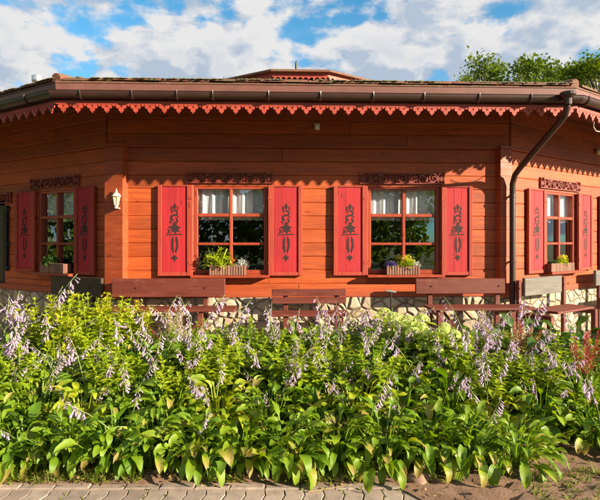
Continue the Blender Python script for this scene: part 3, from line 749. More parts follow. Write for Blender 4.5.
M['hosta'] = leafy('hosta_leaf', (0.070, 0.170, 0.006), (0.275, 0.365, 0.011), 0.40, 0.50, 0.2, spots=(0.32, 0.24, 0.06))
M['hosta_lime'] = leafy('lime_hosta_leaf', (0.24, 0.31, 0.008), (0.42, 0.44, 0.014), 0.38, 0.50, 0.15, spots=(0.36, 0.28, 0.07))
M['hosta_edge'] = leafy('white_edged_hosta_leaf', (0.035, 0.09, 0.018), (0.08, 0.15, 0.03), 0.28, 0.42, 0.4, edge=(0.55, 0.56, 0.36))
M['hosta_dark'] = leafy('dark_broad_leaf', (0.025, 0.075, 0.010), (0.07, 0.135, 0.016), 0.28, 0.42, 0.2)
M['bloom'] = leafy('lilac_bells', (0.38, 0.26, 0.42), (0.72, 0.56, 0.68), 0.35, 0.55, back=1.1)
M['loose'] = leafy('yellow_green_leaf', (0.22, 0.33, 0.008), (0.42, 0.48, 0.014), 0.35, 0.45)
M['yellow'] = leafy('yellow_tips', (0.55, 0.50, 0.03), (0.72, 0.62, 0.05), 0.4, 0.5)
M['hyd'] = leafy('hydrangea_bloom', (0.40, 0.50, 0.10), (0.62, 0.66, 0.28), 0.4, 0.6)
M['strap'] = leafy('strap_leaf', (0.12, 0.23, 0.010), (0.30, 0.38, 0.022), 0.3, 0.4)
M['plume'] = leafy('beige_plume', (0.46, 0.34, 0.17), (0.62, 0.48, 0.26), 0.35, 0.7)
M['redp'] = leafy('red_plume', (0.30, 0.010, 0.030), (0.48, 0.025, 0.055), 0.3, 0.6)
M['treeleaf'] = leafy('tree_leaf', (0.055, 0.105, 0.010), (0.18, 0.23, 0.018), 0.3, 0.5)
M['treeleaf2'] = leafy('dark_tree_leaf', (0.05, 0.09, 0.018), (0.12, 0.16, 0.035), 0.2, 0.6)
M['pansy'] = leafy('purple_petals', (0.10, 0.05, 0.36), (0.26, 0.16, 0.55), 0.3, 0.5)
M['orange'] = leafy('orange_petals', (0.62, 0.14, 0.02), (0.75, 0.26, 0.03), 0.3, 0.5)
M['silver'] = leafy('silver_leaf', (0.45, 0.47, 0.44), (0.68, 0.68, 0.64), 0.2, 0.7)
M['dry'] = leafy('dry_leaf', (0.32, 0.19, 0.07), (0.48, 0.34, 0.15), 0.2, 0.7)
M['weed'] = leafy('weed_leaf', (0.13, 0.18, 0.02), (0.27, 0.28, 0.04), 0.3, 0.5)

def hosta_mesh(seed, n=92, size=1.0, wid=1.0):
    random.seed(seed); mb = MB()
    for i in range(n):
        t = (i+0.5)/n; az = i*2.39996+random.uniform(-.35, .35); az = (az+math.pi) % (2*math.pi)-math.pi
        el = R(86-46*t+random.uniform(-9, 9)); L = size*random.choice((.08, .105, .12, .14, .165))*random.uniform(.85, 1.12)*(0.85+0.3*t); W = L*random.uniform(.29, .43)*wid
        b = (0.05*math.cos(az)*random.uniform(.3, 1.2), 0.05*math.sin(az), 0)
        leaf(mb, b, az, el, L, W, size*random.uniform(.12, .36)*(1.08-0.25*t), R(random.uniform(60, 160)), random.uniform(.1, .6), .22, random.uniform(-.6, .6), 6, 4, curl=random.uniform(-.5, .8))
    for i in range(14):   # low skirt hanging to the soil
        az = i*0.449+random.uniform(-.2, .2); L = size*random.uniform(.12, .18)
        leaf(mb, (0, 0, 0), az, R(random.uniform(35, 60)), L, L*.32*wid, size*random.uniform(.16, .27), R(random.uniform(110, 160)), .3, .2, random.uniform(-.4, .4), 6, 4)
    return mb
def stalk_meshes(seed):
    random.seed(seed); st = MB(); fl = MB(); Hh = random.uniform(.50, .68); lean = random.uniform(.02, .30)
    pts = []; n = 12
    for i in range(n+1):
        t = i/n; pts.append(Vector((lean*t**2.2, 0.015*math.sin(t*5), Hh*t-0.05*lean*t*t)))
    st.tube(pts, [0.0048-0.0028*i/n for i in range(n+1)], 5)
    for tt in (0.35, 0.5): leaf(st, pts[int(tt*n)], random.uniform(0, 6), .9, .05, .007, 0, .5, .3, nl=3, nw=2, shape='lance')
    t0 = random.uniform(.58, .78); nb = random.randint(8, 19); side = random.uniform(-.6, .6)
    def at(t):
        x = t*n; i = min(int(x), n-1); return pts[i].lerp(pts[i+1], x-i)
    for j in range(nb):
        t = t0+(0.985-t0)*(j/nb)**0.9; p = at(t); az = side+random.gauss(0, 1.0); young = j/nb
        Lb = random.uniform(.027, .044)*(1-0.55*max(0, young-.55)/.45); r_ = random.uniform(.0055, .0095)*(1-0.55*max(0, young-.6)/.4)
        el = R(random.uniform(-75, -30)+45*max(0, young-.5))
        d = Vector((math.cos(az)*math.cos(el), math.sin(az)*math.cos(el), math.sin(el))); q = p+Vector((math.cos(az), math.sin(az), 0))*.012
        a = d.orthogonal().normalized(); b = d.cross(a); vs = []; m = 6
        for (s_, rr) in ((0, .0018), (.32, .35), (.68, .62), (.9, .85)):
            for k in range(m): w = 2*math.pi*k/m; vs.append(q+d*Lb*s_+(a*math.cos(w)+b*math.sin(w))*(r_*rr if s_ else .002))
        for k in range(m):
            w = 2*math.pi*(k+.5)/m; vs.append(q+d*Lb*1.12+(a*math.cos(w)+b*math.sin(w))*r_*1.5)
        fs = [(i*m+k, i*m+(k+1) % m, (i+1)*m+(k+1) % m, (i+1)*m+k) for i in range(3) for k in range(m)] + [(3*m+k, 3*m+(k+1) % m, 4*m+k) for k in range(m)]
        fl.add(vs, fs)
    return st, fl

# ------------------------------------------------------------------ hostas
VAR = {}
def proto(key, mb, mat, name='foliage'):
    o = mb.build(name, mat, smooth=True); me = o.data; bpy.data.objects.remove(o); VAR[key] = me; return me
for i in range(6): proto(('h', i), hosta_mesh(11+i, 112, 1.0), M['hosta'])
for i in range(2): proto(('l', i), hosta_mesh(31+i, 84, .95, 1.1), M['hosta_lime'])
proto(('e', 0), hosta_mesh(51, 90, .85), M['hosta_edge'])
proto(('d', 0), hosta_mesh(61, 60, 1.15, 1.35), M['hosta_dark'])
NST = 14
for i in range(NST):
    a, b = stalk_meshes(200+i); proto(('s', i), a, M['stem'], 'flower_stalk'); proto(('b', i), b, M['bloom'], 'flower_cluster')
random.seed(5)
def child(name, me, parent, loc=(0,0,0), rz=0.0, scale=1.0, ry=0.0):
    o = bpy.data.objects.new(name, me); col.objects.link(o); o.parent = parent; o.location = loc; o.rotation_euler = (0, ry, rz); o.scale = (scale,)*3; return o
ORD = ['first','second','third','fourth','fifth','sixth','seventh','eighth','ninth','tenth','eleventh','twelfth','thirteenth','fourteenth','fifteenth','sixteenth']
KIND = {'h': 'green hosta', 'l': 'lime hosta', 'e': 'white-edged hosta', 'd': 'dark broad-leaved hosta'}
def hosta(px, d, kind, scale, nst, label):
    x = (px-300)/F*d; z = soil_z(x, d)
    o = empty('hosta', (x, d, z-0.01), random.uniform(0, 6.28), label=label, cat='plant', group='hosta clumps in the flower bed')
    nv = {'h': 6, 'l': 2, 'e': 1, 'd': 1}[kind]
    child('foliage', VAR[(kind, random.randrange(nv))], o, scale=scale)
    for j in range(nst):
        v = random.randrange(NST); a = random.uniform(0, 6.28); rr = random.uniform(.02, .13)
        s = child('flower_stalk', VAR[('s', v)], o, (rr*math.cos(a), rr*math.sin(a), random.uniform(-.04, .05)), random.uniform(0, 6.28), random.uniform(.62, 1.15)*(1.2 if d > 4.2 else 1.0)*(1.22 if px < 32 and d > 3.8 else 1.0), R(random.uniform(-6, 24)))
        child('flower_cluster', VAR[('b', v)], s)
    return o
ROWS = [('front row at the paving', 3.13, [-18, 30, 72, 112, 156, 200, 246, 292, 338, 382, 428, 470, 512, 592], 0.92, 'hhhhhhhhhhhhhh', 0.8),
        ('second row from the paving', 3.55, [-8, 40, 88, 132, 176, 222, 268, 314, 358, 404, 452, 498, 545, 590], 0.95, 'hhlhhlhhlhhlhh', 3.6),
        ('third row from the paving', 3.92, [8, 55, 105, 150, 196, 240, 286, 330, 372, 418, 462, 508, 552, 600], 0.97, 'hehhlhhhhlhhhh', 4.8),
        ('fourth row from the paving', 4.32, [-5, 38, 142, 185, 228, 268, 308, 350, 388, 470, 512, 555, 605], 1.08, 'hhhhhhhhhhhdd', 5.5),
        ('back row near the benches', 4.75, [-10, 25, 150, 190, 226, 262, 300, 338, 374, 478, 522, 566], 1.12, 'hhhhhhhhhhdd', 6.5)]
for rname, d0, pxs, scl, kinds, ns in ROWS:
    for i, px in enumerate(pxs):
        kd = kinds[i]; d = d0+random.uniform(-.06, .06)
        if d0 < 3.3: d = d0+random.uniform(-.02, .05)
        if d0 < 3.3 and px > 580: d = 3.35
        n_ = ns
        if d0 > 3.8 and px < 40: n_ = ns+3.5
        if kd == 'd': n_ = 2.5
        n = int(n_)+(random.random() < n_-int(n_))
        pos = 'leftmost' if i == 0 else 'rightmost' if i == len(pxs)-1 else ORD[i]+' from the left'
        fl = ' with lilac stalks' if n >= 2 else ''
        hosta(px+random.uniform(-4, 4), d, kd, scl*random.uniform(.9, 1.1), n, f'{KIND[kd]}{fl}, {rname}, {pos}')

# ------------------------------------------------------------------ other bed plants
def loosestrife(seed, nst=13, h=.62, tips=0.5):
    random.seed(seed); fo = MB(); heads = []
    for i in range(nst):
        a = i*2.4; r0 = .04*math.sqrt(i); lean = Vector((math.cos(a), math.sin(a), 0))*random.uniform(.03, .14); hh = h*random.uniform(.78, 1.05)
        pts = [Vector((r0*math.cos(a), r0*math.sin(a), 0))+lean*(t/6)**1.6+Vector((0, 0, hh*t/6)) for t in range(7)]
        fo.tube(pts, [.005-.003*t/6 for t in range(7)], 5)
        for w in range(15):
            t = .18+.82*w/14; p = pts[min(int(t*6), 5)].lerp(pts[min(int(t*6), 5)+1], t*6-min(int(t*6), 5)); m = 4 if w < 12 else 5
            for k in range(m):
                L = random.uniform(.065, .10)*(1-.55*max(0, t-.7)/.3)
                leaf(fo, p, w*.8+k*2*math.pi/m+random.uniform(-.2, .2), R(random.uniform(5, 40)+40*max(0, t-.8)/.2), L, L*.19, 0, R(random.uniform(20, 70)), .25, 0, random.uniform(-.3, .3), 4, 2, 'lance')
        if random.random() < tips:
            p = pts[-1]; ye = MB(); heads.append(ye)
            for k in range(26):
                az = random.uniform(0, 6.28); q = p+Vector((random.gauss(0, .016), random.gauss(0, .016), random.uniform(-.06, .02)))
                leaf(ye, q, az, R(random.uniform(-10, 70)), .024, .009, 0, .4, .2, 0, 0, 2, 2, 'lance')
    return fo, heads
def hydrangea(seed):
    random.seed(seed); fo = MB(); heads = []
    for i in range(26):
        a = i*2.4; r_ = .045*math.sqrt(i); hh = random.uniform(.40, .60)-r_*.5
        p0 = Vector((r_*.4*math.cos(a), r_*.4*math.sin(a), 0)); p1 = Vector((r_*math.cos(a), r_*math.sin(a), hh)); fo.tube([p0, (p0+p1)/2, p1], [.006, .005, .004], 5)
        for w in range(8):
            t = .35+.62*w/7; p = p0.lerp(p1, t); L = random.uniform(.08, .12)
            for k in (0, 1): leaf(fo, p, w*1.57+k*math.pi+random.uniform(-.3, .3), R(random.uniform(10, 45)), L, L*.34, .02, R(random.uniform(30, 80)), .2, .08, 0, 5, 4, 'lance')
        if i < 15: heads.append(p1)
    hm = MB()
    for k in range(90):
        v = Vector((random.gauss(0, 1), random.gauss(0, 1), random.gauss(0, 1)+.25)).normalized(); c = Vector((v.x*.062, v.y*.062, v.z*.050))
        a = v.orthogonal().normalized(); b = v.cross(a); s = random.uniform(.011, .016); w = random.uniform(0, 1.5)
        for q in range(4):
            an = w+q*math.pi/2; e = a*math.cos(an)+b*math.sin(an); f = a*math.cos(an+.7)+b*math.sin(an+.7); g = a*math.cos(an-.7)+b*math.sin(an-.7)
            hm.add([c, c+g*s*.7+v*.002, c+e*s+v*.004, c+f*s*.7+v*.002], [(0,1,2,3)])
    return fo, hm, heads
def daylily(seed, n=46):
    random.seed(seed); mb = MB()
    for i in range(n):
        az = random.uniform(0, 6.28); L = random.uniform(.38, .60); leaf(mb, (random.gauss(0, .03), random.gauss(0, .03), 0), az, R(random.uniform(58, 86)), L, random.uniform(.007, .012), 0, R(random.uniform(60, 150)), .5, 0, random.uniform(-.2, .2), 8, 2, 'strap', .8)
    return mb
def astilbe(seed, n=7, hh=.62):
    random.seed(seed); fo = MB(); plumes = []
    for i in range(70):
        az = random.uniform(0, 6.28); el = R(random.uniform(30, 80)); r_ = random.uniform(.1, .30); p = Vector((math.cos(az)*math.cos(el), math.sin(az)*math.cos(el), math.sin(el)))*r_
        fo.tube([(0, 0, 0), p], [.002, .0015], 3)
        for k in range(5): leaf(fo, p, random.uniform(0, 6.28), R(random.uniform(-10, 40)), random.uniform(.045, .07), .014, 0, .7, .2, 0, 0, 3, 2, 'lance')
    for i in range(n):
        mb = MB(); a = random.uniform(0, 6.28); lean = Vector((math.cos(a), math.sin(a), 0))*random.uniform(.02, .15); top = Vector((0, 0, hh*random.uniform(.8, 1.1)))+lean
        pts = [Vector((0, 0, 0)), top*.5-lean*.15, top]; mb.tube(pts, [.003, .003, .0015], 4, mi=1)
        for k in range(150):
            t = random.uniform(.55, 1); rad = .045*(1-t)/.45+.006; an = random.uniform(0, 6.28); c = pts[1].lerp(pts[2], (t-.5)/.5); o = Vector((math.cos(an), math.sin(an), random.uniform(.2, 1.2)))*rad*random.random()
            leaf(mb, c+o, an, R(random.uniform(10, 70)), .013, .0035, 0, .3, .1, 0, 0, 2, 2, 'lance')
        plumes.append(mb)
    return fo, plumes
def put(name, px, d, rz, label, group=None):
    x = (px-300)/F*d; return empty(name, (x, d, soil_z(x, d)-.01), rz, label=label, cat='plant', group=group)
L1 = loosestrife(71); L2 = loosestrife(72, 12, .60, .35)
lm = [(proto(('lo', i), a, M['loose']), [proto(('ly', i, j), y, M['yellow'], 'yellow_flower_head') for j, y in enumerate(b)]) for i, (a, b) in enumerate((L1, L2))]
lo_spots = [(52, 4.55, 0, 1.12, 'yellow-tipped leafy plant, leftmost of the tall group below the left bench'), (78, 4.75, 1, 1.32, 'tallest yellow-green leafy plant directly below the dark bench back'),
            (104, 4.7, 0, 1.22, 'yellow-green leafy plant with bright tips beside the left corner post'), (128, 4.65, 1, 1.12, 'yellow-tipped leafy plant on the right end of the left tall group'),
            (96, 4.3, 1, 1.05, 'lower yellow-green leafy plant in front of the left tall group'), (66, 4.2, 0, .78, 'short bright leafy plant in front of the left tall group, on its left side'),
            (216, 4.9, 1, .72, 'small leafy green plant under the left window bench seat'), (405, 4.95, 0, .72, 'leafy bright plant behind the pale hydrangea'), (505, 5.0, 1, .8, 'leafy green plant below the downspout')]
for px, d, v, s, lb in lo_spots:
    o = put('leafy_plant', px, d, random.uniform(0, 6), lb, 'tall yellow-green leafy plants'); child('foliage', lm[v][0], o, scale=s); [child('yellow_flower_head', y, o, scale=s) for y in lm[v][1]]
fi2 = [proto(('fj', i), loosestrife(175+i, 9, .48, 0)[0], M['loose']) for i in range(2)]
fi = [proto(('fi', i), loosestrife(75+i, 12, .50, 0)[0], M['strap']) for i in range(2)]
for i, (px, d) in enumerate([(140, 4.95), (168, 4.2), (200, 4.55), (232, 4.9), (262, 4.5), (296, 4.95), (326, 4.5), (356, 4.9), (384, 4.25), (458, 4.6), (478, 4.95), (502, 4.45), (536, 4.9)]):
    o = put('upright_plant', px, d, random.uniform(0, 6), f'upright fine-leaved green plant among the lilac stalks, {ORD[i]} from the left', 'fine-leaved plants among the stalks'); child('foliage', fi[i % 2], o, scale=random.uniform(.82, 1.08))
for i, (px, d) in enumerate([(22, 3.75), (120, 3.78), (176, 3.72), (218, 3.85), (254, 4.1), (302, 3.75), (344, 4.1), (378, 3.74), (452, 4.12), (486, 3.66), (534, 3.72), (574, 4.15)]):
    o = put('upright_plant', px, d, random.uniform(0, 6), f'bright fine-leaved shoots rising from the middle of the hostas, {ORD[i]} from the left', 'fine-leaved shoots between the hostas'); child('foliage', fi2[i % 2], o, scale=random.uniform(.85, 1.05))
fo, hm, heads = hydrangea(81); hfo = proto('hf', fo, M['loose']); hhd = proto('hh', hm, M['hyd'], 'flower_head')
for px, d, s, nh, lb in ((412, 4.35, 1.0, 15, 'larger pale hydrangea bush with round lime-cream blooms in front of the right bench'), (440, 4.1, .95, 11, 'smaller pale hydrangea bush with cream blooms, nearer the paving'), (392, 4.7, 1.05, 7, 'hydrangea bush with few blooms behind the larger pale one')):
    o = put('hydrangea', px, d, random.uniform(0, 6), lb, 'hydrangea bushes'); child('foliage', hfo, o, scale=s)
    for p in heads[:nh]+[Vector((q.x*1.25+.03, q.y*1.25, q.z*random.uniform(.55, .85))) for q in heads[5:5+nh//2]]: child('flower_head', hhd, o, p*s+Vector((0, 0, .02)), random.uniform(0, 6), s*random.uniform(.7, 1.05))
dl = [proto(('dl', i), daylily(91+i), M['strap']) for i in range(3)]
for i, (px, d, s, lb) in enumerate([(436, 3.85, 1, 'arching strap-leaved plant below the pale hydrangea'), (466, 3.98, 1.05, 'tallest arching strap-leaved plant right of the hydrangea'), (492, 3.8, .95, 'arching strap-leaved plant in the middle of the right group'), (520, 4.05, 1.05, 'strap-leaved plant left of the red plumes'), (548, 3.85, .95, 'strap-leaved plant below the red plumes'), (140, 4.1, .9, 'arching strap-leaved plant right of the yellow-tipped group'), (18, 4.3, 1, 'strap-leaved plant at the left border of the bed'), (230, 4.15, .9, 'strap-leaved plant below the left window box'), (330, 4.2, .9, 'strap-leaved plant below the middle bench')]):
    o = put('daylily', px, d, random.uniform(0, 6), lb, 'arching strap-leaved plants'); child('foliage', dl[i % 3], o, scale=s)
fo, pls = astilbe(95); afo = proto('af', fo, M['strap'])
plm = []
for i, p in enumerate(pls):
    o = p.build('flower_plume', [M['plume'], M['stem']]); plm.append(o.data); bpy.data.objects.remove(o)
fo, pls = astilbe(97, 9, .56); rdm = []
for i, p in enumerate(pls):
    o = p.build('flower_plume', [M['redp'], M['stem']]); rdm.append(o.data); bpy.data.objects.remove(o)
for px, d, s, ms, lb in ((178, 4.5, 1, plm, 'feathery plant with faded beige plumes below the left window bench'), (166, 4.65, .95, plm, 'feathery plant with beige plumes beside the left tall group'), (486, 4.45, .95, plm, 'beige-plumed feathery plant right of the pale hydrangea'), (516, 4.2, .85, plm, 'beige-plumed feathery plant below the downspout'), (524, 4.2, 1.0, rdm, 'red-plumed plant below the grey bench'), (586, 3.72, 1.08, rdm, 'deep red plumed plant at the right border of the bed')):
    o = put('astilbe', px, d, random.uniform(0, 6), lb, 'feathery plumed plants'); child('foliage', afo, o, scale=s)
    for m in ms: child('flower_plume', m, o, scale=s, rz=random.uniform(0, 6))

# weeds, dry leaves and litter along the edge
random.seed(15); mb = MB(); dr_ = MB()
def edge_y(x): return 2.955-(min(1, (x-0.55)/0.55)*0.72 if x > 0.55 else 0)
for i in range(900):
    x = random.uniform(-2.0, 2.2)
    if math.sin(x*4.1+1)+math.sin(x*9.7) < -.25: continue
    if x > .85 and random.random() < .6: y = random.uniform(2.60, 3.0)
    else: y = 2.965+abs(random.gauss(0, .07))
    if x > 0.55 and y < 2.6: continue
    z = soil_z(x, y)*.7+.008
    for k in range(random.randint(3, 7)):
        if random.random() < .5: leaf(mb, (x, y, z), random.uniform(0, 6.28), R(random.uniform(20, 80)), random.uniform(.018, .045), random.uniform(.004, .009), .012, 1.0, .2, 0, 0, 3, 2, 'lance')
        else: leaf(mb, (x, y, z), random.uniform(0, 6.28), R(random.uniform(50, 85)), random.uniform(.04, .08), .0018, 0, R(random.uniform(20, 90)), .3, 0, 0, 4, 2, 'strap')
for i in range(150):
    x = random.uniform(-1.9, .9); c_ = round((x-.02)/W); r_ = random.random()
    x = c_*W+.02+random.uniform(-.008, .008); y = random.uniform(2.62, 2.90) if r_ < .7 else 2.906
    if math.sin(x*5)+math.sin(x*13+y*9) < .2: continue
    for k in range(random.randint(2, 5)): leaf(mb, (x, y, -.006), random.uniform(0, 6.28), R(random.uniform(20, 80)), random.uniform(.010, .026), random.uniform(.003, .006), .006, 1.0, .2, 0, 0, 3, 2, 'lance')
tag(mb.build('weeds', M['weed'], smooth=True), 'low weeds and grass tufts along the paving edge', 'weeds', kind='stuff')
for i in range(230):
    x = random.uniform(-2.0, 2.2); y = edge_y(x)-.03+abs(random.gauss(0, .13)) if random.random() < .6 else 2.97+abs(random.gauss(0, .06)); z = (soil_z(x, y)+.016) if y > edge_y(x) else .006
    leaf(dr_, (x, y, z), random.uniform(0, 6.28), R(random.uniform(-5, 30)), random.uniform(.02, .055), random.uniform(.005, .013), 0, R(random.uniform(-40, 60)), random.uniform(.1, .6), .2, random.uniform(-.6, .6), 4, 2, 'lance')
tag(dr_.build('leaf_litter', M['dry'], smooth=True), 'dry brown fallen leaves scattered at the foot of the bed', 'leaf litter', kind='stuff')

def stone(name, px, py, d, r, label):
    mb = MB(); n, m_ = 14, 9; vs = []; c = P(px, py, d); sd = random.uniform(0, 9)
    for j in range(m_+1):
        for i in range(n):
            th = math.pi*j/m_; ph = 2*math.pi*i/n; v = Vector((math.sin(th)*math.cos(ph), math.sin(th)*math.sin(ph), math.cos(th)))
            k = 1+.06*math.sin(v.x*4+sd)+.06*math.sin(v.y*5+v.z*3+sd)+.03*math.sin(v.z*11+v.x*9)+random.uniform(-.025, .025)
            vs.append(c+Vector((v.x*r*1.25*k, v.y*r*.9*k, v.z*r*.62*k)))
    mb.add(vs, [(j*n+i, (j+1)*n+i, (j+1)*n+(i+1) % n, j*n+(i+1) % n) for j in range(m_) for i in range(n)])
    return tag(mb.build(name, M['rock'], smooth=True), label, 'rock')
stone('rock', 418, 478, 2.99, .066, 'brown rock at the foot of the hostas near the paving')
mb = MB(); mb.tube([Vector((.05, 2.86, .012)), Vector((.16, 2.885, .016)), Vector((.30, 2.925, .02))], [.003, .0026, .0015], 5)
tag(mb.build('twig', M['dry']), 'thin pale twig lying on the paving blocks', 'twig')

# ------------------------------------------------------------------ benches
def bench(name, px0, px1, d, rz, backz, sx, seatz, mats, label, slats=1, posts=None, brace=False, depth=.36):
    x0, x1 = (px0-300)/F*d, (px1-300)/F*d; cx = (x0+x1)/2; cy = d
    o = empty(name, (cx, cy, 0.0), rz, label=label, cat='bench', group='benches along the house wall')
    w_ = (x1-x0)/2/math.cos(rz); bm, sm = mats
    h = (backz[1]-backz[0]-(slats-1)*.015)/slats
    for s in range(slats):
        mb = MB(); z = backz[0]+s*(h+.015); mb.box(-w_, w_, -.022, .018, z, z+h, .006); mb.build('backrest', bm, o)
    a, b = sx; a = a*w_; b = b*w_
    for i in range(3):
        mb = MB(); y = -.06-depth+i*depth/3; mb.box(a, b, y+.004, y+depth/3-.004, seatz-.032, seatz, .006); mb.build('seat', sm, o)
    for px in posts or (a+.2, b-.25):
        mb = MB(); mb.box(px-.03, px+.03, .020, .065, 0, backz[1]-.03, .005); mb.build('post', sm, o)
        mb = MB(); mb.box(px-.035, px+.035, -.05-depth, -.05-depth+.06, 0, seatz-.047, .005); mb.build('leg', sm, o)
        mb = MB(); mb.box(px-.025, px+.025, -.05-depth+.061, .019, seatz-.11, seatz-.047, .004); mb.build('rail', sm, o)
    for px in posts or (a+.2, b-.25):
        mb = MB()
        mb.tube([(px, -.030, sum(backz)/2), (px, -.020, sum(backz)/2)], [.008, .012], 8); mb.build('bolt', M['iron'], o)
    if brace:
        for q in (-1, 1):
            mb = MB(); mb.tube([((a+b)/2+q*.05, -.2, .06), ((a+b)/2+q*.42, -.2, seatz-.08)], .022, 4); mb.build('brace', sm, o)
    return o
zz = lambda py, d: EYE+(HZ-py)/F*d
D = 6.42
bench('bench', 113, 225, D, R(2), (zz(297,D), zz(278.5,D)), (-1.0, 1.22), zz(308.5,6.1), (M['bench'], M['bench']), 'brown bench with one wide back board below the left big window', posts=(-.42, .46), brace=True)
bench('bench', 272, 346, D, R(2), (zz(303.5,D), zz(289,D)), (-1.0, 1.0), zz(313,6.1), (M['bench'], M['bench']), 'low brown bench with two narrow back slats between the big windows', slats=2, posts=(-.3, .36))
bench('bench', 415, 505, D, R(2), (zz(293.5,D), zz(278.5,D)), (-0.85, 1.35), zz(307,6.1), (M['bench'], M['bench']), 'brown bench with wide back board below the right big window', posts=(-.38, .5), brace=True)
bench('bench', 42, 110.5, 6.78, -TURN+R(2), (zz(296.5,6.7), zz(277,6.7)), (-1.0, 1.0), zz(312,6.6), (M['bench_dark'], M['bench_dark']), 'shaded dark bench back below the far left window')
bench('bench', 515, 570.5, 6.80, TURN+R(2), (zz(294.5,6.75), zz(277,6.75)), (-.85, 1.15), zz(307,6.7), (M['grey_wood'], M['bench']), 'bench with weathered grey back beside the downspout', posts=(-.5, .62))
bench('bench', 583, 640, 8.0, TURN+R(2), (zz(285,7.8), zz(270,7.8)), (-.95, 1.0), zz(296,7.8), (M['grey_wood'], M['bench']), 'grey backed bench cut off by the right border of the picture')
c = P(391, 292, 5.75)
o = empty('garden_tap_key', (c.x, c.y, 0), R(8), label='thin iron rod with a wooden T handle standing before the stone base', cat='tool')
mb = MB(); mb.tube([(0,0,0),(0,0,c.z)], .009, 8); mb.build('rod', M['iron'], o)
mb = MB(); mb.tube([(-.07,0,c.z+.015),(0,0,c.z+.008),(.06,0,c.z-.004)], [.012,.015,.012], 8); mb.build('handle', M['grey_wood'], o)

# ------------------------------------------------------------------ window boxes
def tuft(seed, n, L, W, spread, h, shape='lance'):
    random.seed(seed); mb = MB()
    for i in range(n):
        a = random.uniform(0, 6.28); r_ = spread*math.sqrt(random.random()); z = h*random.random()*(1-.5*r_/spread)
        leaf(mb, (r_*math.cos(a), r_*math.sin(a)*.6, z), random.uniform(0, 6.28), R(random.uniform(-10, 75)), L*random.uniform(.7, 1.3), W*random.uniform(.8, 1.2), .01, R(random.uniform(20, 90)), .2, .1, random.uniform(-.4, .4), 4, 2, shape)
    for i in range(9):
        a = random.uniform(0, 6.28); mb.tube([(0,0,-.02), (spread*.7*math.cos(a), spread*.4*math.sin(a), h*.9)], .002, 4)
    return mb
proto('t_green', tuft(301, 260, .035, .010, .13, .20), M['loose']); proto('t_dark', tuft(302, 220, .035, .012, .12, .14), M['hosta_dark'])
proto('t_orange', tuft(303, 70, .022, .010, .05, .05), M['orange']); proto('t_silver', tuft(304, 130, .035, .008, .07, .12), M['silver'])
proto('t_pansy', tuft(305, 230, .022, .011, .10, .09), M['pansy']); proto('t_yellow', tuft(306, 60, .022, .010, .09, .07), M['yellow']); proto('t_lime', tuft(307, 240, .035, .011, .12, .13), M['loose'])
def window_box(k, px0, px1, py0, py1, label):
    off = 0.085; x0, x1 = wx(k, px0, off+.06), wx(k, px1, off+.06); z0, z1 = Z0+.014, Z0+.014+(py1-py0)*6.5/F
    c = Vector(((x0+x1)/2, -off, z0)); wpt = (HW @ MK(k)) @ c
    o = empty('window_box', wpt, R(2)+k*TURN, label=label, cat='planter', group='window boxes on the sills'); w_ = (x1-x0)/2; h = z1-z0
    mb = MB(); mb.box(-w_, w_, -.058, .05, .004, .016); mb.box(-w_, -w_+.012, -.058, .05, .016, h); mb.box(w_-.012, w_, -.058, .05, .016, h); mb.box(-w_+.012, w_-.012, .04, .05, .016, h)
    mb.box(-w_+.012, w_-.012, -.052, -.046, .016, h-.012); mb.build('box', M['boxw'], o)
    mb = MB(); n = max(6, int(2*w_/.034)); st = 2*w_/n
    for i in range(n): mb.box(-w_+i*st+.004, -w_+(i+1)*st-.004, -.068, -.0585, .0, h+.006, .003)
    mb.build('slat_front', wood('box_slat_wood', (0.20, 0.09, 0.06), (0.30, 0.15, 0.10), 'z', var=.3), o)
    mb = MB(); mb.box(-w_+.013, w_-.013, -.045, .039, .017, h-.02); mb.build('soil', M['soil'], o)
    return o, w_, h
def pot(o, dx, h, key, label, name, scale=1.0, dz=0.0, flowers=None, fdz=.05):
    m = Matrix.Rotation(o.rotation_euler.z, 4, 'Z'); p = o.location+m @ Vector((dx, -.01, h-.03+dz))
    t = empty(name, p, o.rotation_euler.z, label=label, cat='plant'); child('foliage', VAR[key], t, scale=scale)
    if flowers: child('flowers', VAR[flowers], t, (0, -.02, fdz), 0, scale)
b, w_, h = window_box(0, 209, 246, 267.5, 277, 'slatted window box with fern, orange flower and silver leaves')
pot(b, -.13, h, 't_green', 'bushy light green plant spilling over the left end of the window box', 'window_plant', 1.4)
pot(b, .07, h, 't_lime', 'plant with orange flowers in the middle of the left big window box', 'window_plant', .5, 0, 't_orange', .09)
pot(b, .18, h, 't_silver', 'silver-white leaved plant at the right end of the left big window box', 'window_plant', 1.0)
b, w_, h = window_box(0, 386.5, 420, 266, 275, 'slatted window box with purple flowers and yellow-green plant')
pot(b, -.16, h, 't_dark', 'purple flowering plant at the left end of the right big window box', 'window_plant', .75, 0, 't_pansy', .03)
pot(b, .05, h, 't_lime', 'yellow-green flowering plant in the right big window box', 'window_plant', 1.05, 0, 't_yellow', .10)
pot(b, .18, h, 't_silver', 'small silvery plant at the right end of the right big window box', 'window_plant', .85)
b, w_, h = window_box(-1, 40, 64, 261, 271, 'shaded window box with dark green plant on the far left sill')
pot(b, -.10, h, 't_dark', 'dark green plant in the shaded far left window box', 'window_plant', 1.1)
b, w_, h = window_box(1, 551, 574, 261, 270, 'plain dark window box with yellow flowers on the right wall sill')
pot(b, .06, h, 't_lime', 'yellow-flowered plant in the window box on the right wall', 'window_plant', .95, 0, 't_yellow', .09)
pot(b, -.14, h, 't_dark', 'dark leafy plant at the left end of the right wall window box', 'window_plant', .6)

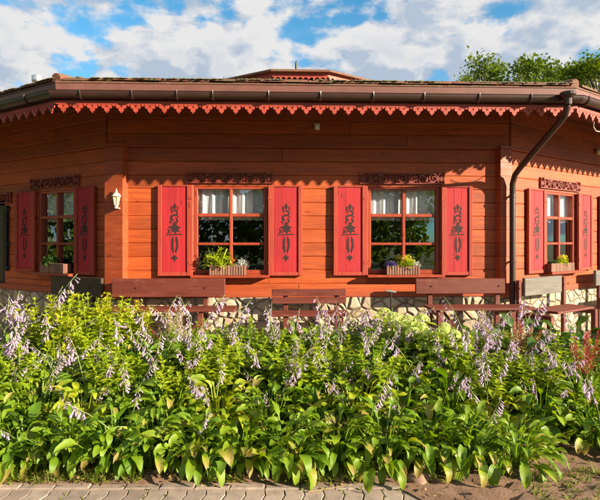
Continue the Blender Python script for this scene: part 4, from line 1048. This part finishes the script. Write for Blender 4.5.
# ------------------------------------------------------------------ trees behind the roof
def tree_mesh(seed, H_=11.5, cr=2.9, nleaf=9000, base=.30, leafs=.20):
    random.seed(seed); tr = MB(); cr_ = MB()
    tr.tube([(0, 0, 0), (.1, .05, H_*.3), (-.05, .1, H_*.6), (.05, 0, H_*.92)], [.28, .20, .13, .03], 9)
    clumps = []
    for i in range(46):
        t = base+(1-base)*random.random()**.85; az = i*2.4; prof = math.sqrt(max(0.0, 1-max(0, (t-.55)/.50)**2)); r_ = cr*prof*random.uniform(.55, 1.05)
        c = Vector((math.cos(az)*r_, math.sin(az)*r_, H_*t+random.uniform(-.3, .3))); s = random.uniform(.5, .95)*(.55+.45*prof); clumps.append((c, s))
        tr.tube([(0, 0, H_*max(.2, t-.17)), c*.5+Vector((0, 0, H_*(t-.08)*.5)), c], [.06, .04, .012], 5)
    clumps.append((Vector((0, 0, H_*.98)), .55))
    for i in range(nleaf):
        c, s = clumps[random.randrange(len(clumps))]; v = Vector((random.gauss(0, 1), random.gauss(0, 1), random.gauss(0, 1)))*(s*.50); p = c+Vector((v.x, v.y, v.z*.8))
        a = Vector((random.gauss(0, 1), random.gauss(0, 1), random.gauss(0, .7))).normalized(); b = a.orthogonal().normalized(); q = leafs*random.uniform(.6, 1.2)
        cr_.add([p-a*q*.5, p+b*q*.32, p+a*q*.5, p-b*q*.32], [(0, 1, 2, 3)])
    return tr, cr_
tv = []
for i, (sd, mt) in enumerate(((401, 'treeleaf'), (402, 'treeleaf'), (403, 'treeleaf2'))):
    a, b = tree_mesh(sd); tv.append((proto(('tt', i), a, M['bark'], 'trunk'), proto(('tc', i), b, M[mt], 'crown')))
def tree(px, toppx, d, v, label, sx=1.0):
    htop = EYE+(HZ-toppx)/F*d; o = empty('tree', ((px-300)/F*d, d, -.05), random.uniform(0, 6), label=label, cat='tree', group='trees behind the roof'); s = htop/11.9
    for nm, me in (('trunk', tv[v][0]), ('crown', tv[v][1])):
        c = child(nm, me, o); c.scale = (s*sx, s*sx, s)
random.seed(3)
tree(482, 61, 27, 0, 'light green tree, leftmost above the roof', 1.0); tree(517, 55, 25, 1, 'tallest light green tree above the roof', .95)
tree(545, 70, 36, 2, 'darker distant tree in the gap above the right roof', 1.1); tree(566, 60, 27, 1, 'bushy green tree above the downspout corner', .9); tree(600, 57, 24, 0, 'green tree above the right hip ridge at the picture border', 1.0)
# the wood behind the photographer that the panes mirror
mb = MB(); random.seed(77)
for i in range(24000):
    x = random.uniform(-30, 9); hh = 7+2.2*math.sin(x*.7)+1.4*math.sin(x*1.9+1); z = hh*random.random()**.7; y = -16-1.5*math.sin(x*.5)+random.gauss(0, .9)
    a = Vector((random.gauss(0, 1), random.gauss(0, 1), random.gauss(0, 1))).normalized(); b = a.orthogonal().normalized(); q = random.uniform(.14, .28)
    p = Vector((x, y, z)); mb.add([p-a*q, p+b*q*.6, p+a*q, p-b*q*.6], [(0, 1, 2, 3)])
for i in range(10000):
    y = random.uniform(-14, 16); hh = 5.5+1.5*math.sin(y*.8)+math.sin(y*2.1); z = hh*random.random()**.7; x = -17+random.gauss(0, .8)
    a = Vector((random.gauss(0, 1), random.gauss(0, 1), random.gauss(0, 1))).normalized(); b = a.orthogonal().normalized(); q = random.uniform(.14, .28)
    p = Vector((x, y, z)); mb.add([p-a*q, p+b*q*.6, p+a*q, p-b*q*.6], [(0, 1, 2, 3)])
tag(mb.build('far_off_wood', M['treeleaf']), 'leafy wood mirrored darkly in the window panes', 'wood', kind='stuff')
